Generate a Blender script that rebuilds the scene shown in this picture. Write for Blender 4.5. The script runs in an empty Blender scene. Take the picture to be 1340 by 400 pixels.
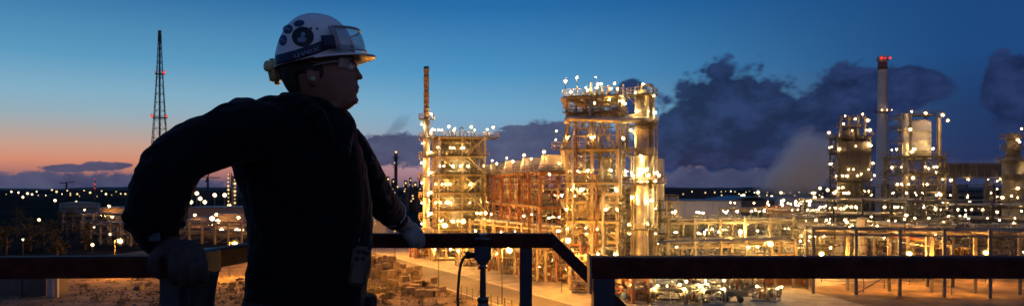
import bpy, bmesh, math, random
from mathutils import Vector, Matrix, noise as mnoise

random.seed(7)
SC = bpy.context.scene
COL = SC.collection
PI = math.pi
F = 950.0          # focal length in photograph pixels
HZ = 246.0         # horizon row
EYE = 16.0         # eye height above the plant floor
R = math.radians

# ------------------------------------------------------------------ camera
cam = bpy.data.cameras.new("camera")
cam.sensor_width = 36.0
cam.lens = 36.0 * F / 1340.0
cam.shift_y = (HZ - 200.0) / 1340.0
cam.clip_start = 0.05
cam.clip_end = 20000
cam.dof.use_dof = True
cam.dof.focus_distance = 2.4
cam.dof.aperture_fstop = 8.0
camo = bpy.data.objects.new("camera", cam)
COL.objects.link(camo)
camo.location = (0, 0, EYE)
camo.rotation_euler = (R(90), 0, 0)
SC.camera = camo

# ------------------------------------------------------------------ render look
SC.view_settings.view_transform = 'Standard'
SC.view_settings.look = 'None'
SC.view_settings.exposure = 0.0
SC.view_settings.gamma = 1.0
SC.view_settings.use_curve_mapping = False
SC.render.engine = 'CYCLES'
cy = SC.cycles
cy.use_denoising = True
cy.max_bounces = 5
cy.diffuse_bounces = 2
cy.glossy_bounces = 2
cy.transmission_bounces = 6
cy.transparent_max_bounces = 12
cy.volume_bounces = 5
cy.sample_clamp_indirect = 3.0
cy.caustics_reflective = False
cy.caustics_refractive = False
try:
    cy.use_light_tree = True
except Exception:
    pass


def srgb(r, g, b):
    def c(v):
        v /= 255.0
        return v / 12.92 if v <= 0.04045 else ((v + 0.055) / 1.055) ** 2.4
    return (c(r), c(g), c(b), 1.0)


def azel(px, py):
    a = math.atan((px - 670) / F)
    e = math.atan((HZ - py) / F * math.cos(a))
    return math.degrees(a), math.degrees(e)


# ------------------------------------------------------------------ world: dusk sky
W = bpy.data.worlds.new("World")
SC.world = W
W.use_nodes = True
wt = W.node_tree
for n in list(wt.nodes):
    wt.nodes.remove(n)


class NT:
    def __init__(self, t):
        self.t = t

    def new(self, typ, **kw):
        n = self.t.nodes.new(typ)
        for k, v in kw.items():
            setattr(n, k, v)
        return n

    def put(self, sock, v):
        if isinstance(v, bpy.types.NodeSocket):
            self.t.links.new(v, sock)
        else:
            sock.default_value = v

    def m(self, op, a, b=None, c=None, clamp=False):
        n = self.new('ShaderNodeMath', operation=op)
        n.use_clamp = clamp
        self.put(n.inputs[0], a)
        if b is not None:
            self.put(n.inputs[1], b)
        if c is not None:
            self.put(n.inputs[2], c)
        return n.outputs[0]

    def ramp(self, fac, stops, interp='LINEAR'):
        n = self.new('ShaderNodeValToRGB')
        r = n.color_ramp
        r.interpolation = interp
        while len(r.elements) < len(stops):
            r.elements.new(0.5)
        for e, (p, c) in zip(r.elements, stops):
            e.position = p
            e.color = c
        self.put(n.inputs[0], fac)
        return n.outputs[0]

    def mix(self, f, a, b, kind='MIX'):
        n = self.new('ShaderNodeMix', data_type='RGBA', blend_type=kind)
        self.put(n.inputs[0], f)
        self.put(n.inputs[6], a)
        self.put(n.inputs[7], b)
        return n.outputs[2]

    def step(self, v, a, b):
        n = self.new('ShaderNodeMapRange', interpolation_type='SMOOTHSTEP')
        self.put(n.inputs[0], v)
        n.inputs[1].default_value = a
        n.inputs[2].default_value = b
        n.inputs[3].default_value = 0.0
        n.inputs[4].default_value = 1.0
        return n.outputs[0]

    def noise(self, vec, scale, detail=4, rough=0.55):
        n = self.new('ShaderNodeTexNoise')
        self.put(n.inputs['Vector'], vec)
        n.inputs['Scale'].default_value = scale
        n.inputs['Detail'].default_value = detail
        n.inputs['Roughness'].default_value = rough
        return n.outputs[0]


N = NT(wt)
tc = N.new('ShaderNodeTexCoord')
sep = N.new('ShaderNodeSeparateXYZ')
wt.links.new(tc.outputs['Generated'], sep.inputs[0])
X, Y, Z = sep.outputs
az = N.m('MULTIPLY', N.m('ARCTAN2', X, Y), 180 / PI)
el = N.m('MULTIPLY', N.m('ARCSINE', Z), 180 / PI)
elp = N.m('DIVIDE', el, 40.0, clamp=True)


def stops(lst):
    return [(e / 40.0, srgb(*c)) for e, c in lst]


left = N.ramp(elp, stops([(0, (92, 78, 98)), (1.0, (168, 112, 108)), (1.9, (212, 140, 114)), (2.8, (202, 156, 136)),
                          (3.9, (176, 166, 162)), (5.2, (148, 174, 188)), (6.6, (130, 174, 198)), (9.0, (92, 154, 192)), (14.0, (46, 108, 162)),
                          (24, (34, 82, 134)), (40, (30, 72, 122))]))
mid = N.ramp(elp, stops([(0, (112, 98, 118)), (1.0, (160, 126, 140)), (2.0, (166, 146, 162)), (3.2, (138, 160, 186)),
                         (6.0, (118, 170, 202)), (9.0, (78, 148, 196)), (14.0, (40, 110, 170)),
                         (24, (30, 80, 136)), (40, (30, 72, 122))]))
rgt = N.ramp(elp, stops([(0, (38, 48, 82)), (3.0, (36, 54, 96)), (6.0, (32, 60, 106)), (9.0, (30, 72, 126)),
                         (14.0, (27, 70, 124)), (24, (28, 66, 118)), (40, (30, 72, 122))]))
ca = N.m('COSINE', N.m('MULTIPLY', N.m('ADD', az, 35.0), PI / 180))
w1 = N.step(ca, 1.0, 0.84)
w2 = N.step(ca, 0.9, 0.36)
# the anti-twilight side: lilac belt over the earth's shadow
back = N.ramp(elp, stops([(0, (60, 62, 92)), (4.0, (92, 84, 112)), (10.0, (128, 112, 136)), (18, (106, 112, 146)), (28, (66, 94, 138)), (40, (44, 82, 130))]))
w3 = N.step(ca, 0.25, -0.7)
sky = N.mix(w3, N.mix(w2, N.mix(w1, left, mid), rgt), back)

# clouds: soft lobes in azimuth / elevation, broken up by fractal noise
comb = N.new('ShaderNodeCombineXYZ')
N.put(comb.inputs[0], az)
N.put(comb.inputs[1], N.m('MULTIPLY', el, 1.5))
comb.inputs[2].default_value = 3.3
nz1 = N.noise(comb.outputs[0], 0.42, 7, 0.58)
nz2 = N.noise(comb.outputs[0], 0.16, 4, 0.5)
nzz = N.m('ADD', N.m('MULTIPLY', nz1, 0.75), N.m('MULTIPLY', nz2, 0.25))


def billow(vec, sc):
    n = N.new('ShaderNodeTexVoronoi', feature='SMOOTH_F1')
    N.put(n.inputs['Vector'], vec)
    n.inputs['Scale'].default_value = sc
    n.inputs['Smoothness'].default_value = .25
    return n.outputs['Distance']


wv = N.new('ShaderNodeVectorMath', operation='ADD')
nw = N.new('ShaderNodeTexNoise')
wt.links.new(comb.outputs[0], nw.inputs['Vector'])
nw.inputs['Scale'].default_value = .5
nw.inputs['Detail'].default_value = 4
wt.links.new(comb.outputs[0], wv.inputs[0])
wt.links.new(nw.outputs['Color'], wv.inputs[1])
bil = N.m('ADD', N.m('MULTIPLY', billow(wv.outputs[0], .33), .55), N.m('ADD', N.m('MULTIPLY', billow(wv.outputs[0], .8), .30), N.m('MULTIPLY', billow(wv.outputs[0], 1.9), .16)))
nzl = N.noise(comb.outputs[0], 0.9, 6, 0.6)


def cloud_field(blobs, k, lo, hi, nzz):
    f = None
    for (px, py, rx, ry) in blobs:
        a0, e0 = azel(px, py)
        a1, _ = azel(px + rx, py)
        _, e1 = azel(px, py - ry)
        da = N.m('MULTIPLY', N.m('SUBTRACT', az, a0), 1.0 / (a1 - a0))
        de = N.m('MULTIPLY', N.m('SUBTRACT', el, e0), 1.0 / (e1 - e0))
        d = N.m('SUBTRACT', 1.0, N.m('SQRT', N.m('ADD', N.m('MULTIPLY', da, da), N.m('MULTIPLY', de, de))))
        f = d if f is None else N.m('SMOOTH_MAX', f, d, 0.12)
    g = N.m('ADD', f, N.m('MULTIPLY', N.m('SUBTRACT', nzz, 0.5), k))
    return N.step(g, lo, hi), g


big, gbig = cloud_field([(950, 150, 100, 74), (905, 175, 75, 52), (1000, 165, 70, 60), (1060, 170, 80, 60), (1110, 140, 70, 60),
                         (1175, 115, 90, 34), (960, 200, 170, 26), (825, 130, 26, 30), (1330, 120, 60, 60), (1090, 190, 120, 50)],
                        0.85, 0.0, 0.2, N.m('ADD', N.m('SUBTRACT', .96, bil), N.m('MULTIPLY', N.m('SUBTRACT', nz1, .5), .35)))
low, glow_ = cloud_field([(40, 246, 320, 22), (150, 246, 160, 20), (95, 220, 42, 6), (135, 217, 34, 6), (155, 216, 20, 4.5), (515, 197, 75, 24),
                          (690, 190, 70, 26), (655, 200, 50, 24), (700, 168, 60, 5), (720, 178, 40, 22), (780, 205, 70, 46),
                          (900, 236, 200, 20), (1080, 236, 200, 26), (1300, 236, 200, 30)], 1.3, -0.05, 0.25, nzl)
bank_col = N.ramp(N.m('ADD', N.m('MULTIPLY', bil, -.7), N.m('MULTIPLY', nz1, 1.0)), [(-0.0, srgb(25, 36, 70)), (0.34, srgb(42, 58, 102))])
low_col = N.mix(w2, N.ramp(nzz, [(0.3, srgb(52, 58, 92)), (0.65, srgb(84, 90, 120))]),
                N.ramp(nzz, [(0.3, srgb(38, 46, 78)), (0.65, srgb(58, 66, 100))]))
sky = N.mix(N.m('MULTIPLY', low, 0.94), sky, low_col)
sky = N.mix(N.m('MULTIPLY', big, 0.93), sky, bank_col)
# below the horizon: the dark ground colour
sky = N.mix(N.step(el, -0.2, -1.2), sky, (0.004, 0.004, 0.006, 1))
bg = N.new('ShaderNodeBackground')
N.put(bg.inputs[0], sky)
bg.inputs[1].default_value = 1.0
out = N.new('ShaderNodeOutputWorld')
wt.links.new(bg.outputs[0], out.inputs[0])

# ------------------------------------------------------------------ materials
MATS = {}


def mat(name, col, rough=0.6, metal=0.0, var=0.25, scale=0.6, bump=0.0, bscale=8.0, col2=None, spec=0.5):
    if name in MATS:
        return MATS[name]
    m = bpy.data.materials.new(name)
    m.use_nodes = True
    t = m.node_tree
    b = t.nodes['Principled BSDF']
    n = NT(t)
    tcn = n.new('ShaderNodeTexCoord')
    geo = n.new('ShaderNodeNewGeometry')
    nf = n.noise(geo.outputs['Position'], scale, 5, 0.6)
    c1 = tuple(c * (1 - var) for c in col) + (1,)
    c2 = (tuple(col2) if col2 else tuple(min(1, c * (1 + var)) for c in col)) + (1,)
    n.put(b.inputs['Base Color'], n.ramp(nf, [(0.3, c1), (0.7, c2)]))
    b.inputs['Roughness'].default_value = rough
    b.inputs['Metallic'].default_value = metal
    b.inputs['Specular IOR Level'].default_value = spec
    if bump:
        bn = n.new('ShaderNodeBump')
        bn.inputs['Strength'].default_value = bump
        n.put(bn.inputs['Height'], n.noise(geo.outputs['Position'], bscale, 4, 0.6))
        n.put(b.inputs['Normal'], bn.outputs[0])
    MATS[name] = m
    return m


def glow(name, col, strength):
    if name in MATS:
        return MATS[name]
    m = bpy.data.materials.new(name)
    m.use_nodes = True
    t = m.node_tree
    for n in list(t.nodes):
        t.nodes.remove(n)
    e = t.nodes.new('ShaderNodeEmission')
    e.inputs[0].default_value = tuple(col) + (1,)
    e.inputs[1].default_value = strength
    o = t.nodes.new('ShaderNodeOutputMaterial')
    t.links.new(e.outputs[0], o.inputs[0])
    MATS[name] = m
    return m


def clear(name, tint=(0.9, 0.93, 0.95), amount=0.14):
    m = bpy.data.materials.new(name)
    m.use_nodes = True
    t = m.node_tree
    for n in list(t.nodes):
        t.nodes.remove(n)
    tr = t.nodes.new('ShaderNodeBsdfTransparent')
    tr.inputs[0].default_value = tuple(tint) + (1,)
    g = t.nodes.new('ShaderNodeBsdfGlossy')
    g.inputs['Roughness'].default_value = 0.08
    d = t.nodes.new('ShaderNodeBsdfDiffuse')
    d.inputs[0].default_value = (0.6, 0.65, 0.7, 1)
    ms = t.nodes.new('ShaderNodeMixShader')
    ms.inputs[0].default_value = amount
    ms2 = t.nodes.new('ShaderNodeMixShader')
    ms2.inputs[0].default_value = 0.5
    t.links.new(g.outputs[0], ms2.inputs[1])
    t.links.new(d.outputs[0], ms2.inputs[2])
    t.links.new(tr.outputs[0], ms.inputs[1])
    t.links.new(ms2.outputs[0], ms.inputs[2])
    o = t.nodes.new('ShaderNodeOutputMaterial')
    t.links.new(ms.outputs[0], o.inputs[0])
    return m


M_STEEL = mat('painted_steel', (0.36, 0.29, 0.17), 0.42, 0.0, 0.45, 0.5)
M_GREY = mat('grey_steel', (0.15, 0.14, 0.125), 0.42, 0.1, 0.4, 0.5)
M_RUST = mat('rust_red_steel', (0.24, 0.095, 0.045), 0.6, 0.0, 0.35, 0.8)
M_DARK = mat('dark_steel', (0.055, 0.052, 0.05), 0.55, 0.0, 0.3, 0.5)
M_GRATE = mat('grating', (0.09, 0.078, 0.058), 0.6, 0.0, 0.3, 0.7)
M_SILVER = mat('cladding_sheet', (0.46, 0.42, 0.34), 0.47, 0.6, 0.35, 0.5)
M_BEIGE = mat('insulated_shell', (0.40, 0.36, 0.28), 0.55, 0.1, 0.2, 0.25)
M_BROWN = mat('stack_brown', (0.16, 0.10, 0.07), 0.7, 0.0, 0.3, 0.3)
M_CONC = mat('concrete', (0.34, 0.32, 0.29), 0.8, 0.0, 0.25, 0.12, 0.3, 2.0)
M_GROUND = mat('dark_land', (0.045, 0.036, 0.028), 1.0, 0.0, 0.5, 0.03, 0.4, 0.8, spec=0.0)
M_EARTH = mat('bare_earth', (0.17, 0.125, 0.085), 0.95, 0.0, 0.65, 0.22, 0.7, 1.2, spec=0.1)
M_ROAD = mat('road_asphalt', (0.085, 0.075, 0.06), 0.8, 0.0, 0.3, 0.15, 0.3, 3.0)
M_PAD = mat('plant_pad', (0.23, 0.205, 0.165), 0.75, 0.0, 0.5, 0.35, 0.4, 2.0)
M_KERB = mat('kerb_stone', (0.40, 0.37, 0.32), 0.8, 0.0, 0.2, 0.5)
M_BLOCK = mat('rough_block', (0.13, 0.10, 0.075), 0.9, 0.0, 0.45, 0.9, 0.5, 4.0)
M_SCRUB = mat('scrub_leaf', (0.05, 0.052, 0.028), 0.8, 0.0, 0.4, 1.0)
M_WALL = mat('grey_cladding', (0.60, 0.57, 0.53), 0.6, 0.0, 0.12, 0.1)
M_ROOF = mat('blue_grey_roof', (0.17, 0.20, 0.24), 0.5, 0.2, 0.15, 0.1)
M_BLUE = mat('blue_machine', (0.10, 0.25, 0.38), 0.45, 0.0, 0.2, 0.8)
M_CHIM = mat('chimney_concrete', (0.66, 0.62, 0.58), 0.8, 0.0, 0.12, 0.15)
M_SHED = mat('dark_shed', (0.10, 0.085, 0.07), 0.8, 0.0, 0.3, 0.3)
M_RAIL = mat('rail_paint', (0.075, 0.017, 0.011), 0.6, 0.0, 0.5, 22.0, 0.25, 90.0, spec=.12)
M_POST = mat('post_paint', (0.03, 0.04, 0.055), 0.5, 0.0, 0.3, 12.0, 0.12, 60.0)

L_WARM = glow('lamp_warm', (1.0, 0.62, 0.19), 1150)
L_SOD = glow('lamp_sodium', (1.0, 0.38, 0.045), 7000)
L_WHITE = glow('lamp_white', (1.0, 0.78, 0.38), 1000)
L_FAR = glow('lamp_far', (1.0, 0.66, 0.28), 2.2)
L_FARW = glow('lamp_far_white', (1.0, 0.74, 0.4), 5)
L_RIGHT = glow('lamp_right', (1.0, 0.60, 0.22), 200)
L_RED = glow('lamp_red', (1.0, 0.05, 0.03), 3.5)
L_WIN = glow('lit_opening', (1.0, 0.45, 0.10), 1.5)


# ------------------------------------------------------------------ helpers
def at(px, py, y):
    return Vector(((px - 670) / F * y, y, EYE + (HZ - py) / F * y))


def gx(px, y):
    return (px - 670) / F * y


def gz(py, y):
    return EYE + (HZ - py) / F * y


def tag(o, label=None, cat=None, group=None, kind=None):
    if label:
        o['label'] = label
    if cat:
        o['category'] = cat
    if group:
        o['group'] = group
    if kind:
        o['kind'] = kind
    return o


def empty(name, loc, rz=0.0, label=None, cat=None, group=None):
    o = bpy.data.objects.new(name, None)
    COL.objects.link(o)
    o.location = loc
    o.rotation_euler = (0, 0, rz)
    o.empty_display_size = 0.3
    return tag(o, label, cat, group)


def link(name, me, parent=None, loc=(0, 0, 0)):
    o = bpy.data.objects.new(name, me)
    COL.objects.link(o)
    if parent is not None:
        o.parent = parent
    o.location = loc
    return o


def mesh_of(bm, name, mats, smooth=False):
    me = bpy.data.meshes.new(name)
    bmesh.ops.recalc_face_normals(bm, faces=bm.faces)
    bm.to_mesh(me)
    bm.free()
    for m in (mats if isinstance(mats, (list, tuple)) else [mats]):
        me.materials.append(m)
    if smooth:
        for p in me.polygons:
            p.use_smooth = True
    return me


def bm_box(bm, c, s, rz=0.0, mi=0):
    r = bmesh.ops.create_cube(bm, size=1.0, matrix=Matrix.Translation(c) @ Matrix.Rotation(rz, 4, 'Z') @ Matrix.Diagonal((s[0], s[1], s[2], 1)))
    for v in r['verts']:
        for f in v.link_faces:
            f.material_index = mi
    return r['verts']


def frame_axes(d):
    d = d.normalized()
    up = Vector((0, 0, 1)) if abs(d.z) < 0.95 else Vector((0, 1, 0))
    a = d.cross(up).normalized()
    b = a.cross(d).normalized()
    return a, b


def bm_tube(bm, pts, rad, seg=6, mi=0, cap=True, flat=1.0):
    pts = [Vector(p) for p in pts]
    n = len(pts)
    rads = rad if isinstance(rad, (list, tuple)) else [rad] * n
    rings = []
    pa = None
    for i, p in enumerate(pts):
        d = (pts[min(i + 1, n - 1)] - pts[max(i - 1, 0)])
        if d.length < 1e-9:
            d = Vector((0, 0, 1))
        if pa is None:
            a, b = frame_axes(d)
        else:
            d.normalize()
            a = (pa - d * pa.dot(d))
            if a.length < 1e-6:
                a, b = frame_axes(d)
            a.normalize()
            b = a.cross(d).normalized()
        pa = a
        rings.append([bm.verts.new(p + (a * math.cos(2 * PI * k / seg) + b * math.sin(2 * PI * k / seg) * flat) * rads[i]) for k in range(seg)])
    for i in range(n - 1):
        for k in range(seg):
            f = bm.faces.new((rings[i][k], rings[i][(k + 1) % seg], rings[i + 1][(k + 1) % seg], rings[i + 1][k]))
            f.material_index = mi
            f.smooth = True
    if cap:
        for rg in (rings[0], rings[-1]):
            f = bm.faces.new(rg)
            f.material_index = mi
    return rings


def bend(pts, r):
    """round the corners of a polyline"""
    pts = [Vector(p) for p in pts]
    o = [pts[0]]
    for i in range(1, len(pts) - 1):
        a, b, c = pts[i - 1], pts[i], pts[i + 1]
        u = (a - b)
        v = (c - b)
        k = min(r, u.length * 0.45, v.length * 0.45)
        u.normalize()
        v.normalize()
        p0, p1 = b + u * k, b + v * k
        for t in (0, 0.33, 0.67, 1):
            o.append((1 - t) ** 2 * p0 + 2 * t * (1 - t) * b + t * t * p1)
    o.append(pts[-1])
    return o


def bm_lathe(bm, prof, seg=20, c=(0, 0, 0), mi=0, axis='Z'):
    rings = []
    for (r, z) in prof:
        ring = []
        for k in range(seg):
            a = 2 * PI * k / seg
            if axis == 'Z':
                v = Vector((r * math.cos(a), r * math.sin(a), z))
            else:
                v = Vector((z, r * math.cos(a), r * math.sin(a)))
            ring.append(bm.verts.new(v + Vector(c)))
        rings.append(ring)
    for i in range(len(rings) - 1):
        for k in range(seg):
            f = bm.faces.new((rings[i][k], rings[i][(k + 1) % seg], rings[i + 1][(k + 1) % seg], rings[i + 1][k]))
            f.material_index = mi
            f.smooth = True
    for rg in (rings[0], rings[-1]):
        f = bm.faces.new(rg)
        f.material_index = mi


UNIT = {}


def unit(kind, m):
    k = (kind, m.name)
    if k not in UNIT:
        bm = bmesh.new()
        if kind == 'box':
            bmesh.ops.create_cube(bm, size=1.0)
        else:
            bmesh.ops.create_cone(bm, cap_ends=True, segments=10, radius1=0.5, radius2=0.5, depth=1.0)
        me = mesh_of(bm, kind, m)
        if kind == 'cyl':
            for p in me.polygons:
                p.use_smooth = len(p.vertices) == 4
        UNIT[k] = me
    return UNIT[k]


def stick(name, parent, p0, p1, w, m, kind='box', w2=None):
    p0, p1 = Vector(p0), Vector(p1)
    d = p1 - p0
    o = link(name, unit(kind, m), parent, (p0 + p1) / 2)
    if abs(d.x) < 1e-6 and abs(d.y) < 1e-6:
        pass
    else:
        a = Vector((-d.y, d.x, 0)).normalized()        # keep the section level
        b = d.normalized().cross(a).normalized()
        mt = Matrix((a, b, d.normalized())).transposed()
        o.rotation_euler = mt.to_euler()
    o.scale = (w, w2 or w, d.length)
    return o


LAMPM = {}


def halo_shell(name, col, strength, opacity):  # see-through emission, paints the glow halo of a lamp
    m = bpy.data.materials.new(name)
    m.use_nodes = True
    t = m.node_tree
    for n in list(t.nodes):
        t.nodes.remove(n)
    e = t.nodes.new('ShaderNodeEmission')
    e.inputs[0].default_value = tuple(col) + (1,)
    e.inputs[1].default_value = strength
    tr = t.nodes.new('ShaderNodeBsdfTransparent')
    ms = t.nodes.new('ShaderNodeMixShader')
    ms.inputs[0].default_value = opacity
    o = t.nodes.new('ShaderNodeOutputMaterial')
    t.links.new(tr.outputs[0], ms.inputs[1])
    t.links.new(e.outputs[0], ms.inputs[2])
    t.links.new(ms.outputs[0], o.inputs[0])
    m.cycles.emission_sampling = 'NONE'
    return m


M_HALO1 = halo_shell('halo_shell_inner', (1.0, .62, .18), 1.1, .30)
M_HALO2 = halo_shell('halo_shell_outer', (1.0, .52, .12), .7, .16)
M_HALO1R = halo_shell('red_halo_inner', (1.0, .06, .03), 1.4, .5)
M_HALO2R = halo_shell('red_halo_outer', (1.0, .05, .02), .8, .2)
LR = random.Random(99)


def lamp_mesh(m, r, pole):
    k = (m.name, round(r, 2), round(pole, 1))
    if k not in LAMPM:
        bm = bmesh.new()
        bmesh.ops.create_icosphere(bm, subdivisions=2, radius=r, matrix=Matrix.Diagonal((1, 1, 0.8, 1)))
        for f in bm.faces:
            f.material_index = 0
            f.smooth = True
        if pole > 0:
            bm_tube(bm, [(0, 0, -pole), (0, 0, -r * 0.7)], 0.05, 5, 1)
        for gr_, mi_ in ((1.75, 2), (2.7, 3)):          # two faintly glowing shells that imitate a halo round the lamp
            q_ = bmesh.ops.create_icosphere(bm, subdivisions=2, radius=r * gr_)
            for v_ in q_['verts']:
                for f in v_.link_faces:
                    f.material_index = mi_
                    f.smooth = True
        bm_lathe(bm, [(0.05, r * 3.1), (r * 1.2, r * 2.9), (r * 1.5, r * 2.5), (0.05, r * 2.55)], 8, (0, 0, 0), 1)
        LAMPM[k] = mesh_of(bm, 'lamp', [m, M_DARK] + ([M_HALO1R, M_HALO2R] if 'red' in m.name else [M_HALO1, M_HALO2]))
    return LAMPM[k]


def lamp(parent, loc, r=0.28, m=None, pole=1.6, name='lamp'):
    r *= .345 * LR.choice((.6, .75, .9, 1, 1.15, 1.45)) if (m or L_WARM) is L_WARM else .40 * LR.choice((.55, .75, 1, 1.25))
    if (m or L_WARM) is L_WARM and LR.random() < .3:
        m = L_WHITE
    return link(name, lamp_mesh(m or L_WARM, r, pole), parent, loc)


def railing_mesh(w, d, z, m):
    bm = bmesh.new()
    for (x0, y0, x1, y1) in ((-w, -d, w, -d), (w, -d, w, d), (w, d, -w, d), (-w, d, -w, -d)):
        for h in (0.55, 1.1):
            bm_tube(bm, [(x0, y0, z + h), (x1, y1, z + h)], 0.045, 4)
        n = max(1, int(math.hypot(x1 - x0, y1 - y0) / 1.8))
        for i in range(n):
            t = i / n
            bm_tube(bm, [(x0 + (x1 - x0) * t, y0 + (y1 - y0) * t, z), (x0 + (x1 - x0) * t, y0 + (y1 - y0) * t, z + 1.1)], 0.045, 4)
    return mesh_of(bm, 'railing', m)


def platform(parent, w, d, z, m=None, c=(0, 0), rail=True, rm=None):
    o = stick('platform', parent, (c[0] - w, c[1], z), (c[0] + w, c[1], z), 2 * d, m or M_GRATE, 'box', 0.14)
    if rail:
        r = link('railing', railing_mesh(w - 0.06, d - 0.06, 0.07, rm or M_STEEL), None)
        r.parent = o
        r.matrix_parent_inverse = o.matrix_local.inverted() if False else Matrix.Identity(4)
        # the platform is stretched, so give the railing the inverse of that stretch
        lm = Matrix.LocRotScale(o.location, o.rotation_euler, o.scale)
        r.matrix_parent_inverse = lm.inverted() @ Matrix.Translation((c[0], c[1], z))
    return o


def pipework(parent, x0, x1, y0, y1, z0, z1, n, m, rmin=0.06, rmax=0.2, name='pipework', seed=1):
    rd = random.Random(seed)
    bm = bmesh.new()
    for i in range(n):
        p = Vector((rd.uniform(x0, x1), rd.uniform(y0, y1), rd.uniform(z0, z1)))
        pts = [p.copy()]
        ax = rd.choice('xyzz')
        for k in range(rd.randint(1, 4)):
            q = pts[-1].copy()
            if ax == 'x':
                q.x = rd.uniform(x0, x1)
            elif ax == 'y':
                q.y = rd.uniform(y0, y1)
            else:
                q.z = min(z1, max(z0, q.z + rd.uniform(-5, 5)))
            if (q - pts[-1]).length > 0.3:
                pts.append(q)
            ax = rd.choice({'x': 'yzz', 'y': 'xzz', 'z': 'xy'}[ax])
        if len(pts) > 1:
            r = rmin + (rmax - rmin) * rd.random() ** 2
            bm_tube(bm, bend(pts, r * 3), r, 6)
            if rd.random() < 0.35:                      # a valve or flange on the run
                q = pts[0].lerp(pts[1], 0.5)
                bm_box(bm, q, (r * 3.2, r * 3.2, r * 3.2))
    o = link(name, mesh_of(bm, name, m), parent)
    o['kind'] = 'stuff'
    return o


def frame_unit(name, label, cat, cx, cyy, rot, wx, wy, nx, ny, levels, cw=0.4, m=M_STEEL, bw=0.3, decks=None, over=0.9, xb=0.75,
               lampn=4, lm=None, lr=0.28, pipes=40, seed=1, group=None, rail=True, pm=None, prad=0.2):
    rd = random.Random(seed)
    e = empty(name, (cx, cyy, 0), rot, label, cat, group)
    hx, hy = wx / 2, wy / 2
    xs = [-hx + wx * i / nx for i in range(nx + 1)]
    ys = [-hy + wy * i / ny for i in range(ny + 1)]
    top = levels[-1]
    for i, x in enumerate(xs):
        for j, y in enumerate(ys):
            if 0 < i < nx and 0 < j < ny:
                continue
            stick('column', e, (x, y, 0), (x, y, top - 0.08), cw, m)
    zs = [0] + list(levels)
    for li, z in enumerate(levels):
        for y in (ys[0], ys[-1]):
            stick('beam', e, (xs[0] + cw * .51, y, z - 0.3), (xs[-1] - cw * .51, y, z - 0.3), bw * 0.7, m, 'box', bw * 1.1)
        for x in (xs[0], xs[-1]):
            stick('beam', e, (x, ys[0] + cw * .51, z - 0.33), (x, ys[-1] - cw * .51, z - 0.33), bw * 0.7, m, 'box', bw * 1.1)
        za, zb = zs[li] + 0.3, z - 0.55
        for i in range(nx):
            for y, off in ((ys[0], -0.02), (ys[-1], 0.02)):
                if rd.random() < xb:
                    a, b = xs[i] + cw / 2, xs[i + 1] - cw / 2
                    if rd.random() < 0.5:
                        a, b = b, a
                    stick('brace', e, (a, y + off, za), (b, y + off, zb), bw * 0.55, m)
                    if rd.random() < 0.45:
                        stick('brace', e, (b, y + off + 0.17, za), (a, y + off + 0.17, zb), bw * 0.55, m)
        for j in range(ny):
            for x, off in ((xs[0], -0.02), (xs[-1], 0.02)):
                if rd.random() < xb:
                    a, b = ys[j] + cw / 2, ys[j + 1] - cw / 2
                    if rd.random() < 0.5:
                        a, b = b, a
                    stick('brace', e, (x + off, a, za), (x + off, b, zb), bw * 0.55, m)
        if decks is None or li in decks:
            platform(e, hx + over, hy + over, z, rail=rail, rm=m)
        for k in range(lampn):
            side = rd.random()
            t = rd.uniform(-1, 1)
            if side < 0.55:
                p = (t * (hx + over * .7), -(hy + over * .7))
            elif side < 0.8:
                p = ((hx + over * .7) * rd.choice((-1, 1)), t * hy)
            else:
                p = (t * hx, t * hy * 0.3)
            lamp(e, (p[0], p[1], z + 1.9), lr, lm, 1.8)
    sb = bmesh.new()
    for li, z in enumerate(levels):
        za = zs[li]
        H_ = z - za
        for (x0, y0, x1, y1) in ((-hx, -hy, hx, -hy), (-hx, hy, -hx, -hy), (hx, -hy, hx, hy), (hx, hy, -hx, hy)):
            ln_ = math.hypot(x1 - x0, y1 - y0)
            nn = max(2, int(ln_ / 1.7))
            nx_, ny_ = (y1 - y0) / ln_ * .28, -(x1 - x0) / ln_ * .28
            for f_ in (.36, .68):
                if rd.random() < .8:
                    bm_tube(sb, [(x0 + nx_, y0 + ny_, za + H_ * f_), (x1 + nx_, y1 + ny_, za + H_ * f_)], rd.uniform(.05, .1), 4)
            for q_ in range(1, nn):
                t_ = (q_ + rd.uniform(-.3, .3)) / nn
                if rd.random() < .62:
                    bm_tube(sb, [(x0 + (x1 - x0) * t_ + nx_, y0 + (y1 - y0) * t_ + ny_, za + .1), (x0 + (x1 - x0) * t_ + nx_, y0 + (y1 - y0) * t_ + ny_, z - .2)], rd.uniform(.05, .12), 4)
                if rd.random() < .35:
                    t2 = min(1, max(0, t_ + rd.choice((-1, 1)) * 1.8 / ln_))
                    bm_tube(sb, [(x0 + (x1 - x0) * t_ + nx_ * 1.2, y0 + (y1 - y0) * t_ + ny_ * 1.2, za + .1), (x0 + (x1 - x0) * t2 + nx_ * 1.2, y0 + (y1 - y0) * t2 + ny_ * 1.2, z - .3)], .055, 4)
                if rd.random() < .3:                     # cabinets, valves and small vessels on the decks
                    r_ = rd.uniform(.25, .6)
                    bm_box(sb, (x0 + (x1 - x0) * t_ - nx_ * 3, y0 + (y1 - y0) * t_ - ny_ * 3, za + .1 + r_), (r_, r_, 2 * r_))
    so_ = link('scaffold', mesh_of(sb, 'scaffold', m), e)
    so_['kind'] = 'stuff'
    if pipes:
        pipework(e, -hx, hx, -hy, hy, 0.4, top + 0.8, pipes, pm or M_SILVER, 0.06, prad, seed=seed + 50)
        pipework(e, -hx - .3, hx + .3, -hy - .5, hy, 0.4, top, pipes // 2, M_GREY, 0.05, prad * 0.7, seed=seed + 90)
    return e


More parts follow.
